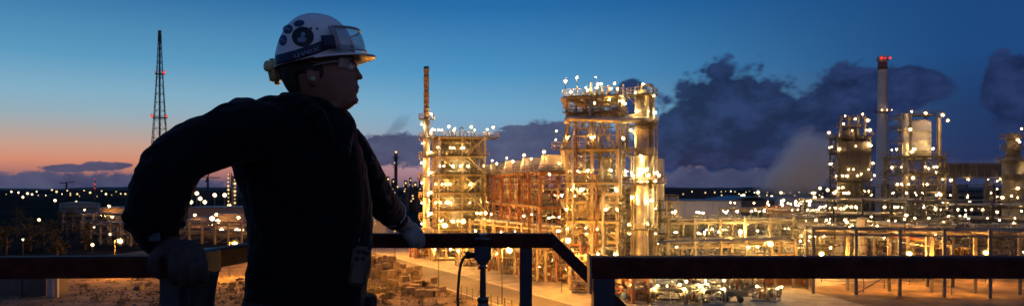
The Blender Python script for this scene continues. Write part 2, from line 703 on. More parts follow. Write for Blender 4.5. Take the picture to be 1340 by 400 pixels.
def vessel(parent, name, c, r, z0, z1, m, dome=0.35, seg=28, bands=0):
    bm = bmesh.new()
    prof = [(r * 0.98, z0)]
    for i in range(bands):
        z = z0 + (z1 - z0) * (i + 1) / (bands + 1)
        prof += [(r, z - 0.12), (r * 1.035, z - 0.08), (r * 1.035, z + 0.08), (r, z + 0.12)]
    prof += [(r, z1)]
    for i in range(1, 6):
        a = PI / 2 * i / 6
        prof.append((r * math.cos(a), z1 + r * dome * 2 * math.sin(a) * 0.9))
    prof.append((0.03, z1 + r * dome * 1.8))
    bm_lathe(bm, prof, seg, (c[0], c[1], 0))
    return link(name, mesh_of(bm, name, m), parent)


def drum(parent, name, c, r, L, m, rz=0.0):
    bm = bmesh.new()
    prof = [(0.05, -L / 2 - r * .5)]
    for i in range(1, 5):
        a = PI / 2 * i / 5
        prof.append((r * math.sin(a), -L / 2 - r * .5 * math.cos(a)))
    prof.append((r, -L / 2))
    prof.append((r, L / 2))
    for i in range(1, 5):
        a = PI / 2 * i / 5
        prof.append((r * math.cos(a), L / 2 + r * .5 * math.sin(a)))
    prof.append((0.05, L / 2 + r * .5))
    bm_lathe(bm, prof, 18, (0, 0, 0), 0, 'X')
    o = link(name, mesh_of(bm, name, m), parent, c)
    o.rotation_euler = (0, 0, rz)
    return o


def ring_deck(parent, c, r, w, z, m=M_GRATE, rm=M_STEEL, a0=0, a1=2 * PI, seg=18):
    """an annular gallery round a column with its guard rail as a sub-part"""
    bm = bmesh.new()
    vs = []
    for k in range(seg + 1):
        a = a0 + (a1 - a0) * k / seg
        d = Vector((math.cos(a), math.sin(a), 0))
        vs.append([bm.verts.new(d * q + Vector((0, 0, h))) for q, h in ((r + .02, 0), (r + w, 0), (r + w, .16), (r + .02, .16))])
    for k in range(seg):
        for i in range(4):
            bm.faces.new((vs[k][i], vs[k][(i + 1) % 4], vs[k + 1][(i + 1) % 4], vs[k + 1][i]))
    if a1 - a0 < 2 * PI - .01:
        bm.faces.new(vs[0])
        bm.faces.new(vs[-1])
    o = link('platform', mesh_of(bm, 'platform', m), parent, (c[0], c[1], z))
    bm = bmesh.new()
    for h in (.6, 1.1):
        bm_tube(bm, [Vector((math.cos(a0 + (a1 - a0) * k / seg), math.sin(a0 + (a1 - a0) * k / seg), 0)) * (r + w - .08) + Vector((0, 0, .16 + h)) for k in range(seg + 1)], .045, 4)
    for k in range(seg):
        a = a0 + (a1 - a0) * k / seg
        d = Vector((math.cos(a), math.sin(a), 0)) * (r + w - .08)
        bm_tube(bm, [d + Vector((0, 0, .16)), d + Vector((0, 0, 1.26))], .045, 4)
    link('railing', mesh_of(bm, 'railing', rm), o)
    return o


def ladder(parent, x, y, z0, z1, m=M_STEEL, along='x'):
    bm = bmesh.new()
    for s in (-.25, .25):
        o = (s, 0) if along == 'x' else (0, s)
        bm_tube(bm, [(x + o[0], y + o[1], z0), (x + o[0], y + o[1], z1)], .05, 4)
    z = z0 + .3
    while z < z1:
        a, b = ((-.25, 0), (.25, 0)) if along == 'x' else ((0, -.25), (0, .25))
        bm_tube(bm, [(x + a[0], y + a[1], z), (x + b[0], y + b[1], z)], .03, 4)
        z += .5
    return link('ladder', mesh_of(bm, 'ladder', m), parent)


def pipe(parent, pts, r, m, name='pipe', seg=10, k=3.0):
    bm = bmesh.new()
    bm_tube(bm, bend(pts, r * k), r, seg)
    return link(name, mesh_of(bm, name, m), parent)


def pipe_rack(name, label, p0, p1, width, levels, spacing, npipe, m=M_STEEL, lamps=0, lm=None, lr=0.26, seed=1, group=None, cat='pipe rack', rmax=0.3, lamp_h=1.8):
    rd = random.Random(seed)
    p0, p1 = Vector((p0[0], p0[1], 0)), Vector((p1[0], p1[1], 0))
    d = p1 - p0
    L = d.length
    e = empty(name, p0, math.atan2(d.y, d.x), label, cat, group)
    n = max(1, round(L / spacing))
    hw = width / 2
    for i in range(n + 1):
        x = L * i / n
        for y in (-hw, hw):
            stick('column', e, (x, y, 0), (x, y, levels[-1] + .4), .42, m)
        for z in levels:
            stick('cross_beam', e, (x, -hw + .19, z - .22), (x, hw - .19, z - .22), .24, m, 'box', .34)
    for z in levels:
        for y in (-hw, hw):
            stick('beam', e, (0.19, y, z - .62), (L - .19, y, z - .62), .2, m, 'box', .26)
    mm = (M_SILVER, M_GREY, M_STEEL, M_SILVER, M_RUST)
    for z in levels:
        for k in range(npipe):
            r = rd.uniform(.09, rmax)
            y = -hw + .35 + (width - .7) * (k + .5) / npipe
            a, b = (0.0, L) if rd.random() < .6 else sorted((rd.uniform(0, L), rd.uniform(0, L)))
            if b - a < 2:
                continue
            stick('pipe', e, (a, y, z - .05 + r), (b, y, z - .05 + r), 2 * r, rd.choice(mm), 'cyl')
    for i in range(n):
        if rd.random() < .4:
            stick('brace', e, (L * i / n + .18, -hw - .03, .3), (L * (i + 1) / n - .18, -hw - .03, levels[0] - .8), .16, m)
    pipework(e, 0, L, -hw, hw, .3, levels[-1] + .5, int(L * .55), M_GREY, .05, .14, seed=seed + 5)
    for k in range(lamps):
        lamp(e, (rd.uniform(0, L), rd.choice((-hw - .2, hw + .2, 0)), rd.choice(levels) + lamp_h), lr, lm, 1.8)
    return e


# ------------------------------------------------------------------ ground, road, pad
def sheet(name, pts, z, m, kind='structure'):
    bm = bmesh.new()
    bm.faces.new([bm.verts.new((x, y, z)) for x, y in pts])
    o = link(name, mesh_of(bm, name, m))
    o['kind'] = kind
    return o


sheet('ground', [(-9000, -300), (9000, -300), (9000, 14000), (-9000, 14000)], 0.0, M_GROUND)
ra, rb = Vector((-75.3, 258.0)), Vector((79.7, -36.5))
rdir = (rb - ra).normalized()
rn = Vector((-rdir.y, rdir.x))            # towards the plant side
if rn.x < 0:
    rn = -rn
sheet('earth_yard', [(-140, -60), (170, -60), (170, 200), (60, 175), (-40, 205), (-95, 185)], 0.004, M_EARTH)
q = [ra, rb, rb - rn * 9.0, ra - rn * 9.0]
sheet('road', [tuple(p) for p in q], 0.008, M_ROAD)
q = [ra + rn * .35, rb + rn * .35, Vector((95, -36.5)), Vector((52, 70)), Vector((46, 116)), Vector((140, 172)), Vector((140, 300)), Vector((-40, 300))]
sheet('plant_floor', [tuple(p) for p in q], 0.012, M_PAD)
bm = bmesh.new()
kl = (rb - ra).length
bm_box(bm, (0, 0, .07), (kl, .3, .14))
for off, nm in ((.17, 'kerb'), (-9.17, 'kerb')):
    k = link(nm, mesh_of(bm.copy(), 'kerb', M_KERB))
    c = (ra + rb) / 2 + rn * off
    k.location = (c.x, c.y, 0)
    k.rotation_euler = (0, 0, math.atan2(rdir.y, rdir.x))
    k['kind'] = 'structure'
bm.free()

# ------------------------------------------------------------------ foreground platform and railings
DECK = EYE - 1.30
RT = EYE - 0.183           # top of the hand rails


def flat_rail(name, parent, pts, h, w, m):
    """rectangular hand rail along a polyline; h tall, w deep; one mesh with mitred corners"""
    bm = bmesh.new()
    rings = []
    n = len(pts)
    pts = [Vector(p) for p in pts]
    for i, p in enumerate(pts):
        d0 = (pts[i] - pts[i - 1]) if i > 0 else (pts[1] - pts[0])
        d1 = (pts[i + 1] - pts[i]) if i < n - 1 else d0
        d0 = Vector((d0.x, d0.y, 0)).normalized()
        d1 = Vector((d1.x, d1.y, 0)).normalized()
        t = (d0 + d1).normalized()
        s = Vector((-t.y, t.x, 0)) / max(.4, t.dot(d0)) * (w / 2)
        b = .006
        ring = []
        for (sx, z) in ((-1, -h), (-1, -b), (-.8, 0), (.8, 0), (1, -b), (1, -h)):
            ring.append(bm.verts.new(p + s * sx + Vector((0, 0, z))))
        rings.append(ring)
    for i in range(n - 1):
        for k in range(6):
            bm.faces.new((rings[i][k], rings[i][(k + 1) % 6], rings[i + 1][(k + 1) % 6], rings[i + 1][k]))
    bm.faces.new(rings[0])
    bm.faces.new(rings[-1])
    return link(name, mesh_of(bm, name, m), parent)


YF, YL = 2.95, 1.95
CXL, CXF, CXR = -.955, -.785, .185
deck = empty('viewing_platform', (0, 2.4, DECK), 0, 'steel grating platform high above the plant that the worker stands on', 'platform')
bm = bmesh.new()
for i in range(66):
    x = -1.9 + i * .065
    if CXL <= x <= CXR:
        y0, y1 = -1.6, YF - 2.4 + .05
    elif x > CXR:
        y0, y1 = -1.6, YL - 2.4 + .05
    else:
        y0, y1 = -1.6, YL - 2.4 + .05
    bm_box(bm, (x, (y0 + y1) / 2, -.02), (.008, y1 - y0, .04))
for j in range(16):
    y = -1.55 + j * .13
    bm_box(bm, (.2, y, -.024), (4.1, .01, .03))
gr = link('grating', mesh_of(bm, 'grating', M_DARK), deck)
gr['kind'] = 'stuff'
for (x, y) in ((-1.8, -1.5), (2.2, -1.5), (-1.8, -.6), (2.2, -.6), (CXF, .5), (CXR, .5)):
    stick('leg', deck, (x, y, -DECK), (x, y, -.05), .16, M_DARK)
stick('edge_beam', deck, (-1.9, -.41, -.14), (2.4, -.41, -.14), .1, M_DARK, 'box', .18)
stick('edge_beam', deck, (CXF - .05, .58, -.14), (CXR + .05, .58, -.14), .1, M_DARK, 'box', .18)

lr_ = empty('guard_railing', (-1.0, 2.2, DECK), 0, 'dark flat-topped guard railing round the platform corner that the worker grips', 'railing')
o0 = Vector((-1.0, 2.2, DECK))


def L(p):
    return Vector(p) - o0


flat_rail('hand_rail', lr_, [L((-2.6, 1.87, RT)), L((CXL, YL + .03, RT)), L((-.885, 2.40, RT)), L((CXF, YF, RT)), L((.168, YF, RT))], .057, .062, M_RAIL)
stick('post', lr_, L((-.925, YL + .035, DECK)), L((-.925, YL + .035, RT - .056)), .052, M_POST)
stick('post', lr_, L((CXF, YF, DECK)), L((CXF, YF, RT - .056)), .05, M_POST)
stick('post', lr_, L((gx(688, YF), YF, DECK)), L((gx(688, YF), YF, RT - .056)), .05, M_POST)
stick('mid_rail', lr_, L((-2.6, 1.87, DECK + .55)), L((CXL, YL + .03, DECK + .55)), .04, M_RAIL)
stick('mid_rail', lr_, L((CXF + .03, YF, DECK + .55)), L((gx(688, YF) - .03, YF, DECK + .55)), .04, M_RAIL)
# clamped sleeve over the joint beside the hand
flat_rail('rail_sleeve', lr_, [L((-.948, 2.0, RT + .003)), L((-.915, 2.2, RT + .003))], .07, .072, M_POST)

sr = empty('stair_railing', (.2, 2.9, DECK), 0, 'dark handrail sloping steeply down from the far end of the guard railing', 'railing')
so = Vector((.2, 2.9, DECK))
p_top, p_bot = at(722, 303.6, YF), at(860, 438, 2.45)
bm = bmesh.new()
a, b = p_top - so, p_bot - so
dd = (b - a).normalized()
sd = dd.cross(Vector((0, 1, 0))).normalized()
rings = []
for p in (a - dd * .0, b):
    rings.append([bm.verts.new(p + sd * s * .5 + Vector((0, t, 0))) for s, t in ((0, -.03), (0, .03), (.088, .03), (.088, -.03))])
if sd.z > 0:
    for rg in rings:
        for v in rg:
            v.co -= sd * .044 * 1.0
for k in range(4):
    bm.faces.new((rings[0][k], rings[0][(k + 1) % 4], rings[1][(k + 1) % 4], rings[1][k]))
bm.faces.new(rings[0])
bm.faces.new(rings[1])
link('hand_rail', mesh_of(bm, 'hand_rail', M_RAIL), sr)
stick('post', sr, b + Vector((-.02, 0, -1.0)), b + Vector((-.02, 0, -.02)), .05, M_POST)

YR = 1.95
rr = empty('near_railing', (.25, YR, DECK), 0, 'near straight guard railing with thick dark rail ending in a blue post', 'railing')
ro = Vector((.25, YR, DECK))
flat_rail('hand_rail', rr, [Vector((gx(773, YR), YR, RT)) - ro, Vector((2.6, YR + .005, RT)) - ro], .056, .058, M_RAIL)
stick('post', rr, Vector((gx(789, YR), YR, DECK)) - ro, Vector((gx(789, YR), YR, RT - .055)) - ro, .056, M_POST)
stick('post', rr, Vector((1.9, YR, DECK)) - ro, Vector((1.9, YR, RT - .055)) - ro, .056, M_POST)
stick('mid_rail', rr, Vector((gx(789, YR) + .03, YR, DECK + .55)) - ro, Vector((2.6, YR, DECK + .55)) - ro, .04, M_RAIL)
bm = bmesh.new()
bm_box(bm, (0, 0, 0), (.006, .064, .10))
bv = link('end_cap', mesh_of(bm, 'end_cap', mat('edge_worn', (0.20, 0.12, 0.09), .5, 0, .4, 40)), rr)
bv.location = Vector((gx(773, YR) - .003, YR, RT - .046)) - ro

# detector hanging under the far rail
M_DEVB = mat('device_blue', (0.03, 0.045, 0.075), .4, 0, .2, 20)
M_DEVM = mat('device_metal', (0.12, 0.11, 0.10), .3, .8, .2, 20)
M_RUBBER = mat('rubber_black', (0.012, 0.012, 0.012), .5, 0, .2, 20)
YD = YF - .05
dc = at(632, 331, YD)
det = empty('gas_detector', dc, 0, 'blue boxed instrument head on a metal rod clamped under the far rail', 'detector')
bm = bmesh.new()
bm_box(bm, (0, 0, 0), (.066, .05, .066))
bmesh.ops.bevel(bm, geom=bm.edges[:], offset=.008, segments=2, affect='EDGES')
link('junction_box', mesh_of(bm, 'junction_box', M_DEVB), det)
bm = bmesh.new()
bm_lathe(bm, [(.030, .034), (.030, .05), (.034, .052), (.034, .062), (.01, .064)], 16)
link('neck', mesh_of(bm, 'neck', M_DEVM), det)
bm = bmesh.new()
bm_lathe(bm, [(.02, -.06), (.02, -.05), (.012, -.048), (.024, -.038), (.024, -.033)], 12)
link('gland', mesh_of(bm, 'gland', M_DEVM), det)
stick('rod', det, (0, 0, -.9), (0, 0, -.05), .025, M_DEVM, 'cyl')
bm = bmesh.new()
bm_lathe(bm, [(.012, -.36), (.025, -.355), (.025, -.3), (.02, -.295), (.026, -.29), (.026, -.205), (.022, -.2), (.022, -.19), (.024, -.188), (.024, -.175), (.012, -.173)], 14)
link('sensor_head', mesh_of(bm, 'sensor_head', M_DEVM), det)
bm = bmesh.new()
bm_tube(bm, [(-.033, 0, -.006), (-.05, 0, -.006), (-.052, 0, -.006), (-.068, 0, -.008)], [.012, .012, .016, .014], 10)
link('cable_gland', mesh_of(bm, 'cable_gland', M_RUBBER), det)
bm = bmesh.new()
cp = [(613, 333), (607, 337), (603, 345), (601, 358), (599.5, 375), (599, 390), (600, 410), (603, 440)]
bm_tube(bm, [at(x, y, YD) - dc for x, y in cp], .0055, 8)
link('cable', mesh_of(bm, 'cable', M_RUBBER), det)
stick('bracket', det, (0, .0, .062), (0, .05, .062), .03, M_DEVM)

# ------------------------------------------------------------------ the lit plant, middle of the picture
# --- exhaust stack with galleries
YS = 172
st = empty('exhaust_stack', (gx(558, YS), YS, 0), 0, 'tall thin brown exhaust stack with lit galleries beside the round reactor tower', 'chimney')
bm = bmesh.new()
pr = []
for i in range(10):
    z = 32.4 + i * 1.25
    r = .62 + .04 * math.sin(i * 2.1)
    pr += [(r, z), (r, z + 1.1), (r + .06, z + 1.15)]
pr[-1] = (.66, gz(93, YS))
bm_lathe(bm, pr, 14)
link('flue', mesh_of(bm, 'flue', M_BROWN), st)
vessel(st, 'shaft', (0, 0), .82, 0, 32.2, M_SILVER, .1, 16, 6)
for i, py in enumerate((156, 181, 206, 232, 258, 285)):
    z = gz(py, YS)
    ring_deck(st, (0, 0), .85, 1.05, z, M_GRATE, M_STEEL, R(120), R(400), 14)
    lamp(st, (1.2, -1.2, z + 1.2), .34, L_WARM, .9)
    lamp(st, (-1.0, -1.0, z - 1.3), .27, L_WARM, 0)
    stick('bracket', st, (.8, 0, z - 1.4), (1.8, 0, z - .05), .12, M_STEEL)
    stick('bracket', st, (-.8, 0, z - 1.4), (-1.8, 0, z - .05), .12, M_STEEL)
ladder(st, 0, -.98, 2, 32, M_STEEL)

# --- round reactor tower
YT = 180
k = YT / F
zs = [gz(p, YT) for p in (322, 297, 274, 251, 228, 205, 181)]
tw = frame_unit('reactor_tower', 'squat gold-lit tower with a wide round vessel wrapped in steel decks', 'process tower', gx(600, YT), YT, R(14), 11.2, 10.5, 2, 2, zs,
                .42, M_STEEL, .3, over=1.0, xb=.9, lampn=7, lr=.34, pipes=46, seed=11)
vessel(tw, 'reactor_vessel', (0, 0), 4.3, 1.5, zs[-1] - .8, mat('vessel_olive', (0.19, 0.165, 0.11), .5, .1, .3, .3), .1, 32, 7)
platform(tw, 1.6, 3.2, zs[-1] + .02, c=(7.8, -1.5), rm=M_STEEL)
for i in range(6):
    lamp(tw, (-6 + i * 2.7, -5.8 if i % 2 else 3.5, zs[-1] + 2.4), .36, L_WARM, 2.3)
for i, x in enumerate((-3.4, -1.8, 0.2, 1.1, 3.0)):
    pipe(tw, [(x, -1, zs[-1]), (x, -1, zs[-1] + 1.6 + .5 * (i % 3)), (x + .9, -1, zs[-1] + 1.6 + .5 * (i % 3)), (x + .9, -1, zs[-1] + .3)], .13, M_GREY, 'vent_pipe')
for i in range(len(zs) - 1):          # stair flights on the front face
    z0, z1 = zs[i], zs[i + 1]
    a, b = (1.0, 5.2) if i % 2 else (5.2, 1.0)
    stick('stair_flight', tw, (a, -6.9, z0 + .1), (b, -6.9, z1 - .1), .7, M_STEEL, 'box', .16)
lowb = empty('pump_house', (gx(590, 163), 163, 0), R(14), 'low gold-lit skid of pipes at the foot of the round reactor tower', 'process skid')
platform(lowb, 5, 3, 3.3, rm=M_STEEL)
for x in (-4.5, -1.5, 1.5, 4.5):
    for y in (-2.6, 2.6):
        stick('column', lowb, (x, y, 0), (x, y, 3.2), .3, M_STEEL)
pipework(lowb, -5, 5, -3, 3, .4, 4.5, 60, M_SILVER, .08, .25, seed=77)
for x in (-4, -.6, 2.6, 4.6):
    lamp(lowb, (x, -3.1, 2.6), .34, L_WARM, 0)

# --- cooling fan rack receding to the left
pA, pB = Vector((gx(735, 138), 138)), Vector((gx(634, 205), 205))
d = pB - pA
c = (pA + pB) / 2
fr = frame_unit('cooling_fan_rack', 'long rust-brown pipe structure carrying a row of pale round fan cowls', 'cooler rack', c.x, c.y, math.atan2(d.y, d.x), d.length, 8.5, 9, 1,
                [6.0, 12.6, 19.2], .5, M_RUST, .36, over=.8, xb=.5, lampn=14, lr=.3, pipes=150, seed=21, pm=M_SILVER, prad=.3)
for i, t in enumerate((.06, .27, .49, .71, .93)):
    bm = bmesh.new()
    bm_lathe(bm, [(3.3, 0), (3.28, .4), (2.75, 2.3), (2.62, 2.9), (2.7, 3.1), (2.5, 3.1), (2.45, 1.0)], 28)
    o = link('fan_cowl', mesh_of(bm, 'fan_cowl', mat('cowl_paint', (.62, .55, .42), .6, 0, .15, .3)), fr, (-d.length / 2 + t * d.length, 0, 19.3))
    lamp(fr, (-d.length / 2 + t * d.length + 2.2, 4.2, 21.8), .4, L_WARM, 2.4)  # lamps by each cowl added to brighten it
    lamp(fr, (-d.length / 2 + t * d.length - 1.2, 2.6, 23.0), .34, L_WARM, 3.0)
for x in (-24, -14, -3, 6, 15, 25):
    drum(fr, 'cooler_drum', (x, 1.5, 14.2), .9, 4, M_SILVER, R(90))

# --- low rack in front of it
pipe_rack('low_pipe_rack', 'gold-lit pipe rack low in front of the fan cowl structure', (gx(630, 168), 168), (gx(742, 138), 138), 6, [4.6, 8.6], 6, 7, M_STEEL, 22, L_WARM, .3, 31)
for i, (px, yy, n) in enumerate(((650, 158, 34), (682, 148, 30), (715, 136, 36), (628, 172, 30), (735, 131, 30))):
    sk = empty('process_skid', (gx(px, yy), yy, 0), R(20 + 35 * i), ['knee-high tangle of silver pipes behind the lamp post left of the railing post', 'silver drum skid with tangled pipes seen just left of the railing post',
               'skid of bright pipes and a drum under the bend of the far rail', 'small drum skid beside the foot of the round reactor tower', 'pipe skid beside the red leg of the tall open frame'][i], 'process skid')
    bm_ = stick('base', sk, (-2.6, 0, .16), (2.6, 0, .16), 3.4, M_CONC, 'box', .3)
    drum(sk, 'drum', (0, .3, 2.4), .75, 3.2, M_SILVER)
    for x in (-1.2, 1.2):
        stick('saddle', sk, (x, .3, .3), (x, .3, 1.75), .3, M_STEEL, 'box', 1.0)
    pipework(sk, -2.6, 2.6, -1.8, 1.8, .3, 4.6, n, M_SILVER if i % 2 else M_STEEL, .06, .18, seed=200 + i)
    for x in (-2.2, .4, 2.3):
        lamp(sk, (x, -1.9, 2.9 + .5 * (i % 2)), .3, L_WARM, 2.6)

SKL = ['tangled gold pipe skid just left of the instrument rod', 'red-legged pipe skid just right of the instrument rod', 'gold pipe skid with lamps between instrument rod and railing post', 'red-legged skid right behind the railing post',
       'pipe skid of slanting legs right of the railing post', 'gold skid under the sloping handrail', 'nearest tangled skid against the sloping stair handrail', 'dim silver skid left of the gloved hand']
for i, (px, yy) in enumerate(((612, 150), (644, 143), (668, 136), (690, 130), (712, 126), (748, 123), (766, 113), (552, 168))):
    mm_ = (M_STEEL, M_RUST)[i % 2]
    sk = empty('pipe_skid', (gx(px, yy), yy, 0), R(15 + 28 * i), SKL[i], 'process skid')
    h_ = 4.5 + (i * 7 % 3)
    for x in (-2.2, 0, 2.2):
        for y in (-1.5, 1.5):
            stick('column', sk, (x, y, 0), (x, y, h_), .3, mm_)
        stick('cross_beam', sk, (x, -1.34, h_ - .4), (x, 1.34, h_ - .4), .24, mm_)
        stick('cross_beam', sk, (x, -1.34, h_ * .5), (x, 1.34, h_ * .5), .24, mm_)
    for y in (-1.5, 1.5):
        stick('beam', sk, (-2.2, y, h_ + .1), (2.2, y, h_ + .1), .2, mm_)
    stick('brace', sk, (-2.2, -1.75, .2), (.2, -1.75, h_ - .3), .2, mm_)
    stick('brace', sk, (2.2, -1.8, .2), (.2, -1.8, h_ - .3), .2, mm_)
    drum(sk, 'drum', (0, 0, h_ * .5 + .75), .6, 2.6, M_SILVER)
    drum(sk, 'drum', (.3, -.2, 1.0), .55, 2.0, M_BEIGE)
    pipework(sk, -2.6, 2.6, -2, 2, .2, h_ + 1.2, 54, (M_SILVER, M_STEEL, M_GREY)[i % 3], .05, .17, seed=900 + i)
    pipework(sk, -2.4, 2.4, -2, 2, .2, h_, 22, M_RUST, .05, .13, seed=950 + i)
    for x in (-2.4, -.4, 1.9):
        lamp(sk, (x, -2.1, 2.0 + 1.3 * ((i + int(x)) % 3)), .28, L_WARM, 0)

# --- tall open frame, centre
YC = 127
zc = [gz(p, YC) for p in (343, 312, 287, 262, 238, 196, 149, 129)]
cf = frame_unit('open_frame_tower', 'tallest open steel frame tower, floodlit gold with cross bracing and busy top deck', 'process tower', gx(780, YC), YC, R(-17), 8.6, 7.6, 2, 1, zc,
                .46, M_STEEL, .34, decks=(0, 2, 4, 5, 6, 7), over=.7, xb=.95, lampn=4, lr=.3, pipes=70, seed=5, prad=.26)
drum(cf, 'horizontal_drum', (0, .6, 12.9), 2.0, 4.6, M_SILVER)
bm = bmesh.new()
bm_lathe(bm, [(.4, 7.6), (.6, 8.0), (2.3, 10.2), (2.4, 10.7), (.3, 10.72)], 20)
link('hopper', mesh_of(bm, 'hopper', M_BEIGE), cf, (.3, 0, -.1))
vessel(cf, 'upright_drum', (-2.2, .5), 1.0, 17.2, 20.5, M_SILVER, .3, 18, 1)
vessel(cf, 'upright_drum', (1.9, .8), 1.2, 17.2, 21.0, M_BEIGE, .3, 18, 1)
zt = zc[-1]
rd = random.Random(3)
for i in range(11):
    x = -4.4 + i * .88
    h = rd.uniform(1.2, 3.2)
    yv = rd.uniform(-3, 3)
    stick('vent_pipe', cf, (x, yv, zt), (x, yv, zt + h), rd.uniform(.16, .5), (M_STEEL, M_SILVER, M_RUST)[i % 3], 'cyl')
for (x, y, h) in ((-4.6, -3.9, 2.7), (-2.9, -2.5, 3.4), (.6, -3.6, 3.2), (3.1, -3.2, 1.2), (2.8, 2.8, 2.9), (-.8, -3.9, .9), (4.4, -4.0, 1.0), (-3.6, -4.2, .7)):
    lamp(cf, (x, y, zt + h), .34, L_WARM, min(h, 2.4))
zp = gz(157, YC)
pipe(cf, [(-4.2, -4.5, zp - .9), (-4.2, -4.5, zp), (5.2, -4.5, zp - .6), (8.6, -2.4, zp - .3), (9.6, 1.2, zp - .3)], .5, M_SILVER, 'overhead_pipe', 14)
pipe(cf, [(-3.2, -4.3, 3), (-3.2, -4.3, zp - 3), (-.2, -4.3, zp - 3), (-.2, -4.3, zp + 3)], .22, M_SILVER, 'riser_pipe')
pipe(cf, [(2.0, -4.4, 1), (2.0, -4.4, 15), (4.9, -4.4, 15), (4.9, -4.4, 24)], .26, M_BEIGE, 'riser_pipe')
pipe(cf, [(.8, -4.3, 1), (.8, -4.3, 18.4), (-2.6, -4.3, 18.4), (-2.6, -4.3, 26)], .16, M_RUST, 'riser_pipe')
for i in range(len(zc) - 1):
    z0, z1 = zc[i], zc[i + 1]
    a, b = (-4.9, -4.9)
    stick('stair_flight', cf, (-5.35, -3.2 if i % 2 else 3.2, z0 + .1), (-5.35, 3.2 if i % 2 else -3.2, z1 - .1), .7, M_STEEL, 'box', .16)
platform(cf, 3.6, 1.3, gz(240, YC), c=(8.6, -2.2), rm=M_RUST)
platform(cf, 2.6, 1.6, gz(240, YC) + .03, c=(-7.0, -2.2), rm=M_RUST)
platform(cf, 1.2, 1.2, gz(195, YC) - .03, c=(-5.9, -2.6), rm=M_STEEL)
for x in (5.6, 6.8, 8.0, 9.4, 11.2):
    lamp(cf, (x, -3.4, gz(230, YC)), .32, L_WARM, 1.0)
for (x, y, z) in ((-6.4, -3.0, gz(172, YC)), (-6.6, -2.6, gz(195, YC) + 1.6), (-7.6, -3.2, gz(228, YC)), (-5.9, -2.9, gz(214, YC))):
    lamp(cf, (x, y, z), .32, L_WARM, 1.2)

# --- distillation column beside it
YK = 124
dk = empty('distillation_column', (gx(840, YK), YK, 0), 0, 'slim silver distillation column with ring galleries right of the open frame tower', 'column')
vessel(dk, 'shell', (0, 0), 1.22, .5, gz(121, YK), M_SILVER, .25, 28, 9)
vessel(dk, 'side_shell', (1.75, .9), .62, .5, gz(128, YK), M_BEIGE, .25, 18, 5)
for py, a0, a1, w in ((126, 0, 360, 1.5), (163, -70, 110, 1.5), (166, 150, 330, 1.2), (204, 150, 330, 1.6), (240, 0, 360, 1.7), (300, 130, 380, 1.4), (336, 0, 360, 1.5)):
    z = gz(py, YK)
    ring_deck(dk, (0, 0), 1.25, w, z, M_GRATE, M_STEEL, R(a0), R(a1), 20)
    for s in (-1, 1):
        stick('bracket', dk, (s * 1.2, -.3, z - 1.5), (s * 2.4, -.3, z - .03), .12, M_STEEL)
for px, py in ((839, 112), (853, 127), (829, 123), (856, 148), (831, 147), (824, 171), (834, 158), (820, 194), (843, 222), (825, 226), (833, 228), (858, 226), (826, 258), (845, 292), (822, 293), (850, 262), (836, 205)):
    v = at(px, py, YK) - dk.location
    lamp(dk, (v.x, -1.75 if abs(v.x) < 1.8 else -.9, v.z), .34, L_WARM, 1.0 if py in (112, 127, 226) else 0)
ladder(dk, .3, -1.5, 1, gz(128, YK), M_STEEL)
pipe(dk, [(-1.1, -.9, gz(152, YK)), (-2.6, -1.0, gz(152, YK)), (-2.6, -1.0, gz(196, YK)), (-1.1, -.9, gz(196, YK))], .3, M_SILVER, 'side_pipe', 12, 4)
pipe(dk, [(0, 0, gz(117, YK)), (0, 0, gz(111, YK)), (1.9, -.2, gz(111, YK)), (1.9, -.2, gz(240, YK)), (1.9, -.2, 1)], .24, M_SILVER, 'overhead_pipe', 12)
for x in (-1.9, -1.5, 2.5):
    stick('riser_pipe', dk, (x, -.5, .5), (x, -.5, gz(205 if x < 0 else 165, YK)), .2, M_STEEL, 'cyl')
stick('whip', dk, (-.6, 0, gz(118, YK)), (-.6, 0, gz(110, YK)), .12, M_STEEL, 'cyl')

YH = 165
hv = empty('storage_silo', (gx(859, YH), YH, 0), 0, 'plain beige round silo standing just behind the slim distillation column', 'silo')
vessel(hv, 'shell', (0, 0), 1.75, 0, gz(208, YH), M_BEIGE, .06, 24, 3)
hv2 = empty('stair_rack', (gx(868, 150), 150, 0), R(8), 'small stepped pipe platform rack at the foot of the beige silo', 'pipe rack')
for i, py in enumerate((262, 275, 290, 305)):
    z = gz(py, 150)
    platform(hv2, 2.6, 2, z, rail=i % 2 == 0, rm=M_STEEL)
for x in (-2.4, 0, 2.4):
    for y in (-1.8, 1.8):
        stick('column', hv2, (x, y, 0), (x, y, gz(262, 150)), .3, M_STEEL)
pipework(hv2, -2.6, 2.6, -2, 2, .4, 13, 40, M_STEEL, .06, .16, seed=303)
for z in (3, 7, 11):
    lamp(hv2, (1.6, -2.2, z), .28, L_WARM, 0)

# --- second frame behind, tying the towers together
frame_unit('back_frame', 'lower steel frame of pipes behind the open frame tower and silver column', 'process tower', gx(800, 150), 150, R(-10), 17, 8, 4, 1, [5, 10, 15.5], .4, M_STEEL, .3,
           over=.6, xb=.7, lampn=8, lr=.3, pipes=110, seed=61, prad=.3, pm=M_STEEL)

